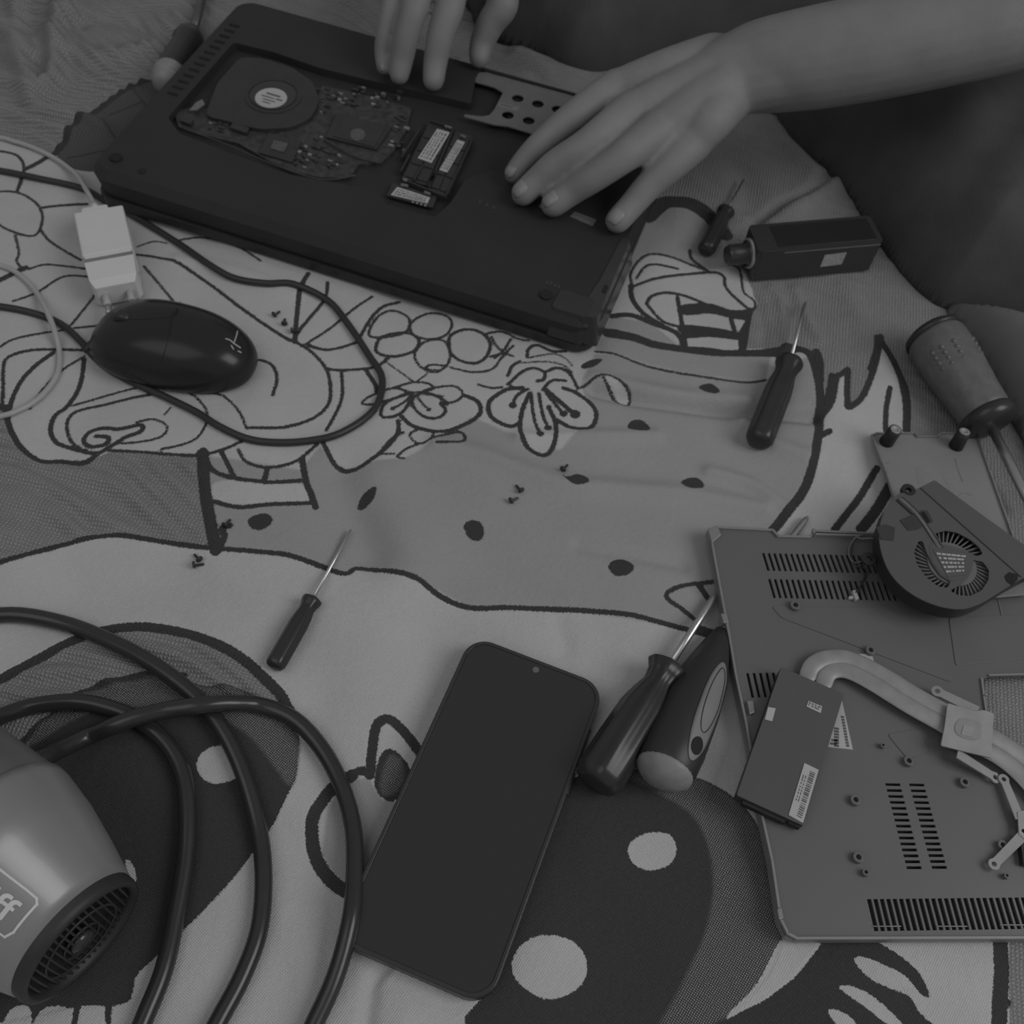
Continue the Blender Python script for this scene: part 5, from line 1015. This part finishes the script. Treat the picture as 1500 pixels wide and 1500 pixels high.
v0 = [XF.w(XW * a, -.00015, bzz * b) for a, b in ((.545, .30), (.72, .33), (.72, .74), (.545, .71))]
v1 = [q - XF.v * .0002 for q in v0]
mk('pale_sticker', v0 + v1, [(0, 1, 2, 3), (4, 5, 6, 7), (0, 1, 5, 4), (1, 2, 6, 5), (2, 3, 7, 6), (3, 0, 4, 7)], M['sticker'], bx)

# ------------------------------------------------------------------ tiny loose screws
scr = [(748, 736, 40, 'loose tiny screw, left one of the pair below the big flower'), (763, 721, 130, 'loose tiny screw, right one of the pair below the big flower'), (824, 690, 60, 'loose tiny screw above the torn-looking dark dot'), (285, 830, 20, 'loose tiny screw below the dark line, lower of a touching pair'),
       (293, 822, 140, 'loose tiny screw below the dark line, upper of a touching pair'), (402, 464, 60, 'loose tiny screw beside the cord loop, farthest left of three'), (417, 477, 100, 'loose tiny screw beside the cord loop, middle of three'), (428, 487, 15, 'loose tiny screw beside the cord loop, closest to the ray lines'), (330, 772, 70, 'loose tiny screw near the thick dark corner left of the dot')]
s0 = thing('laptop_screw', '', 'screw', (0, 0, 0), 'tiny black laptop screws on the blanket')
V, Fc = tube_data([(0, 0, .0011), (.0048, 0, .0009)], [.0008, .0008], 10); mk('screw_shank', V, Fc, M['handle'], s0, True)
lathe('screw_head', (-.0008, 0, .0021), (1, 0, 0), [(0, .0014), (.0004, .0021), (.0012, .0021), (.0014, .0010)], M['handle'], s0, seg=14)
for i, (x, y, a, lbl) in enumerate(scr):
    if i == 0: r = s0
    else:
        r = s0.copy(); COL.objects.link(r)
        for chd in list(s0.children):
            c = chd.copy(); COL.objects.link(c); c.parent = r; c.matrix_parent_inverse = chd.matrix_parent_inverse.copy()
    r['label'] = lbl; q = PB(x, y, .0003); r.location = q; r.rotation_euler = (0, 0, math.radians(a))

# ------------------------------------------------------------------ person
pe = thing('person', 'person sitting on the bed in dark trousers, both bare hands reaching over the open laptop', 'person', (0.1, 1.05, 0))
BV = []; BF_ = []
def limb(pts, seg=16, n=5, flat=1.0):
    q = catmull([tuple(p) for p in pts], n); V, Fc = tube_data([Vector(a[:3]) for a in q], [float(a[3]) for a in q], seg, True, flat, len(BV)); BV.extend(V); BF_.extend(Fc)
def jp(x, y, z, rpx): q = P(x, y, z); return (q.x, q.y, q.z, rpx / SCALE(x, y, z))
# hand on the right: fingers spread over the case
RH = {
 'a': [(753,254,.0425,14),(770,233,.050,16),(797,206,.060,18),(845,168,.072,22),(903,130,.080,27)],
 'b': [(767,283,.0425,17.5),(788,263,.050,18),(815,240,.061,20),(862,210,.074,22),(925,163,.082,28)],
 'c': [(811,299,.0430,18),(836,281,.050,19),(868,260,.062,21),(915,228,.075,23),(965,190,.082,29)],
 'd': [(905,323,.0425,17.5),(925,301,.049,18),(950,272,.059,20),(980,244,.069,23),(1015,207,.078,29)],
}
for f in RH.values(): limb([jp(q[0], q[1], q[2], q[3] * (1.10 - .02 * i / 4)) for i, q in enumerate(f)])
for f, wq in (('a', (1045,92,.092,42)), ('b', (1055,112,.095,44)), ('c', (1062,130,.094,44)), ('d', (1066,142,.088,38))):
    m = RH[f][-1]; mid = ((m[0] + wq[0]) / 2, (m[1] + wq[1]) / 2, .089, 35 if f == 'd' else 37); limb([jp(*m), jp(*mid), jp(*wq)])
limb([jp(1045,100,.082,30), jp(985,118,.062,24), jp(935,128,.052,20), jp(895,138,.046,17), jp(868,150,.0425,14)])
limb([jp(1045,103,.092,44), jp(1090,96,.098,52), jp(1150,88,.106,56), jp(1220,80,.114,56)]); limb([jp(1050,133,.091,42), jp(1090,118,.097,48), jp(1150,102,.106,54), jp(1220,88,.114,56)])
er = P(1760, -70, .19); 
limb([jp(1010,128,.088,38), jp(1045,118,.092,50), jp(1085,106,.097,60), jp(1120,97,.102,66), jp(1200,84,.114,72), jp(1300,66,.128,74), jp(1400,46,.142,74), jp(1500,22,.155,75), jp(1620,-20,.17,76), (er.x, er.y, er.z, .036)], seg=24)
shR, shL, nk = (.34, 1.32, .44, .05), (-.14, 1.36, .44, .05), (.10, 1.36, .47, .06)
limb([(er.x, er.y, er.z, .036), (er.x - .03, er.y + .12, .29, .042), shR], seg=20)
LH = {
 'a': [(563,98,.0415,10.5),(562,76,.049,12),(566,45,.062,13),(576,5,.076,15),(592,-50,.084,20)],
 'b': [(585,109,.0420,13),(589,85,.051,15),(597,48,.067,16),(609,4,.082,18),(624,-52,.090,22)],
 'c': [(635,117,.0420,14),(638,90,.051,15.5),(646,50,.067,17.5),(660,5,.082,19),(664,-52,.092,23)],
 'd': [(702,84,.0415,13.5),(706,63,.048,15.5),(720,32,.062,18),(738,0,.076,20),(712,-55,.088,24)],
}
for f in LH.values(): limb([jp(q[0], q[1], q[2], q[3] * 1.18) for q in f])
for f in LH.values():
    m = f[-1]; limb([jp(*m), jp((m[0] + 680) / 2, -110, .098, 33), jp(680, -160, .105, 34)])
limb([jp(700,-120,.09,24), jp(745,-80,.07,21), jp(770,-40,.06,18), jp(775,-20,.056,15)])
el = (.02, 1.16, .20, .038)
limb([jp(680,-150,.104,44), jp(690,-190,.115,46), (.0, 1.08, .16, .034), el, (-.10, 1.28, .32, .042), shL], seg=20)
limb([shR, nk, shL]); limb([nk, (.10, 1.34, .25, .07), (.10, 1.30, .10, .06)])
bme = bpy.data.meshes.new('body'); bme.from_pydata([tuple(v) for v in BV], [], BF_); bo_ = bpy.data.objects.new('body', bme); COL.objects.link(bo_)
rm = bo_.modifiers.new('r', 'REMESH'); rm.mode = 'VOXEL'; rm.voxel_size = .0017; rm.use_smooth_shade = True
smo = bo_.modifiers.new('s', 'SMOOTH'); smo.iterations = 11; smo.factor = .5
dg = bpy.context.evaluated_depsgraph_get(); bm2 = bpy.data.meshes.new_from_object(bo_.evaluated_get(dg)); bm2.name = 'body'; bpy.data.objects.remove(bo_)
bm2.materials.clear(); bm2.materials.append(M['skin']); bm2.polygons.foreach_set('use_smooth', [True] * len(bm2.polygons))
bo_ = bpy.data.objects.new('body', bm2); COL.objects.link(bo_); bo_.parent = pe; bo_.matrix_parent_inverse = Matrix.Translation(-pe.location)
# fingernails: seated on the upper side of each fingertip
def nail(f, k=1.07):
    tip, nx = Vector(jp(*f[0])[:3]), Vector(jp(*f[1])[:3]); r = jp(*f[0])[3] * k; ax = (tip - nx).normalized(); up = (Vector((0, 0, 1)) - ax * ax.z).normalized(); sd = ax.cross(up)
    V = []; Fc = []; nu, nv = 7, 7
    for i in range(nu):
        for j in range(nv):
            a = (i / (nu - 1) * 2 - 1) * .72; s = j / (nv - 1); wq = math.sqrt(max(0, 1 - (2 * s - 1) ** 4 * .55)); th = a * wq
            rr = r * .955 * (1 - .25 * max(0, s - .55) ** 1.3); pos = tip + ax * ((s - .45) * r * 1.25) + (up * math.cos(th) + sd * math.sin(th)) * rr * (math.sqrt(max(.2, 1 - max(0, (s - .45) * 1.25) ** 2)))
            V.append(pos)
    for i in range(nu - 1):
        for j in range(nv - 1): Fc.append((i * nv + j, (i + 1) * nv + j, (i + 1) * nv + j + 1, i * nv + j + 1))
    o = mk('fingernail', V, Fc, M['nail'], pe, True); md = o.modifiers.new('t', 'SOLIDIFY'); md.thickness = .0008; md.offset = 0
for f in list(RH.values()) + list(LH.values()): nail(f)
# trousers: two folded legs resting on the bed
TROUSER_FOOT = [(1118,150),(1140,185),(1165,215),(1190,235),(1215,252),(1245,285),(1262,315),(1282,350),(1330,410),(1358,438),(1383,453),(1440,470),(1500,485),(1640,510),(1900,520),(2100,200),(2000,-150),(1300,-420),(600,-420),(610,-160),(650,-40),(690,15),(700,40),(735,62),(790,80),(830,106),(880,117),(930,104),(1000,100),(1070,120)]
def cloth_dome(name, foot, hmax, edge, m, fold=1.0, step=.002):
    w2 = [np.array(P(q[0], q[1], 0)[:2]) for q in catmull(foot, 4, True)]
    xs = np.arange(min(q[0] for q in w2) - .01, max(q[0] for q in w2) + .01, step); ys = np.arange(min(q[1] for q in w2) - .01, max(q[1] for q in w2) + .01, step)
    # layered rings: sweep the outline inwards with rising height
    X, Y = np.meshgrid(xs, ys); d = np.full(X.shape, 9.0); ins = np.zeros(X.shape, bool)
    for i in range(len(w2)):
        a, b = w2[i], w2[(i + 1) % len(w2)]; dx, dy = b - a; q = dx * dx + dy * dy + 1e-15
        t = np.clip(((X - a[0]) * dx + (Y - a[1]) * dy) / q, 0, 1); d = np.minimum(d, np.hypot(X - a[0] - t * dx, Y - a[1] - t * dy))
        if a[1] != b[1]: ins ^= ((a[1] > Y) != (b[1] > Y)) & (X < (b[0] - a[0]) * (Y - a[1]) / (b[1] - a[1]) + a[0])
    h = hmax * (1 - (1 - np.clip(d / edge, 0, 1)) ** 2) ** .72 + .004 * fold * np.sin(X * 55 + Y * 40 + 3 * np.sin(Y * 21)) * np.clip(d / .03, 0, 1) + .003 * fold * np.sin(Y * 70 - X * 35 + 2 * np.sin(X * 30)) * np.clip((d - .02) / .05, 0, 1)
    V = []; Fc = []; idm = {}
    def vid(i, j):
        if (i, j) not in idm: idm[(i, j)] = len(V); V.append((X[j, i], Y[j, i], h[j, i] if ins[j, i] else 0))
        return idm[(i, j)]
    nearest = np.array(w2)
    for j in range(len(ys) - 1):
        for i in range(len(xs) - 1):
            c = [(i, j), (i + 1, j), (i + 1, j + 1), (i, j + 1)]
            if any(ins[b, a] for a, b in c): Fc.append(tuple(vid(a, b) for a, b in c))
    V = np.array(V)
    out = np.array([not ins[j, i] for (i, j) in idm.keys()])
    for k in np.where(out)[0]:
        best = None
        for i in range(len(w2)):
            a, b = w2[i], w2[(i + 1) % len(w2)]; dd = b - a; t = np.clip(((V[k, :2] - a) @ dd) / (dd @ dd + 1e-15), 0, 1); q = a + t * dd; e = np.hypot(*(V[k, :2] - q))
            if best is None or e < best[0]: best = (e, q)
        V[k, :2] = best[1]; V[k, 2] = -.001
    o = mk(name, [tuple(v) for v in V], Fc, m, pe, True)
    sdf = o.modifiers.new('t', 'SOLIDIFY'); sdf.thickness = .0015; sdf.offset = -1
cloth_dome('trousers', TROUSER_FOOT, .078, .07, M['cloth'])
cloth_dome('sock', [(1388,456),(1402,481),(1450,556),(1500,641),(1560,742),(1760,760),(1760,520),(1640,508),(1500,484),(1440,470)], .036, .035, M['sock'], .2, .004)
SV = []; SF = []
def sh(pts, seg=28):
    q = catmull([tuple(p) for p in pts], 5); V, Fc = tube_data([Vector(a[:3]) for a in q], [float(a[3]) for a in q], seg, True, 1.0, len(SV)); SV.extend(V); SF.extend(Fc)
sh([(.10, 1.38, .08, .14), (.10, 1.36, .25, .15), (.10, 1.37, .40, .12)]); sh([(.10, 1.37, .42, .11), shR[:3] + (.075,), (er.x - .03, er.y + .14, .31, .065)]); sh([(.10, 1.37, .42, .11), shL[:3] + (.075,), (-.10, 1.29, .34, .065)])
mk('shirt', SV, SF, M['cloth'], pe, True)
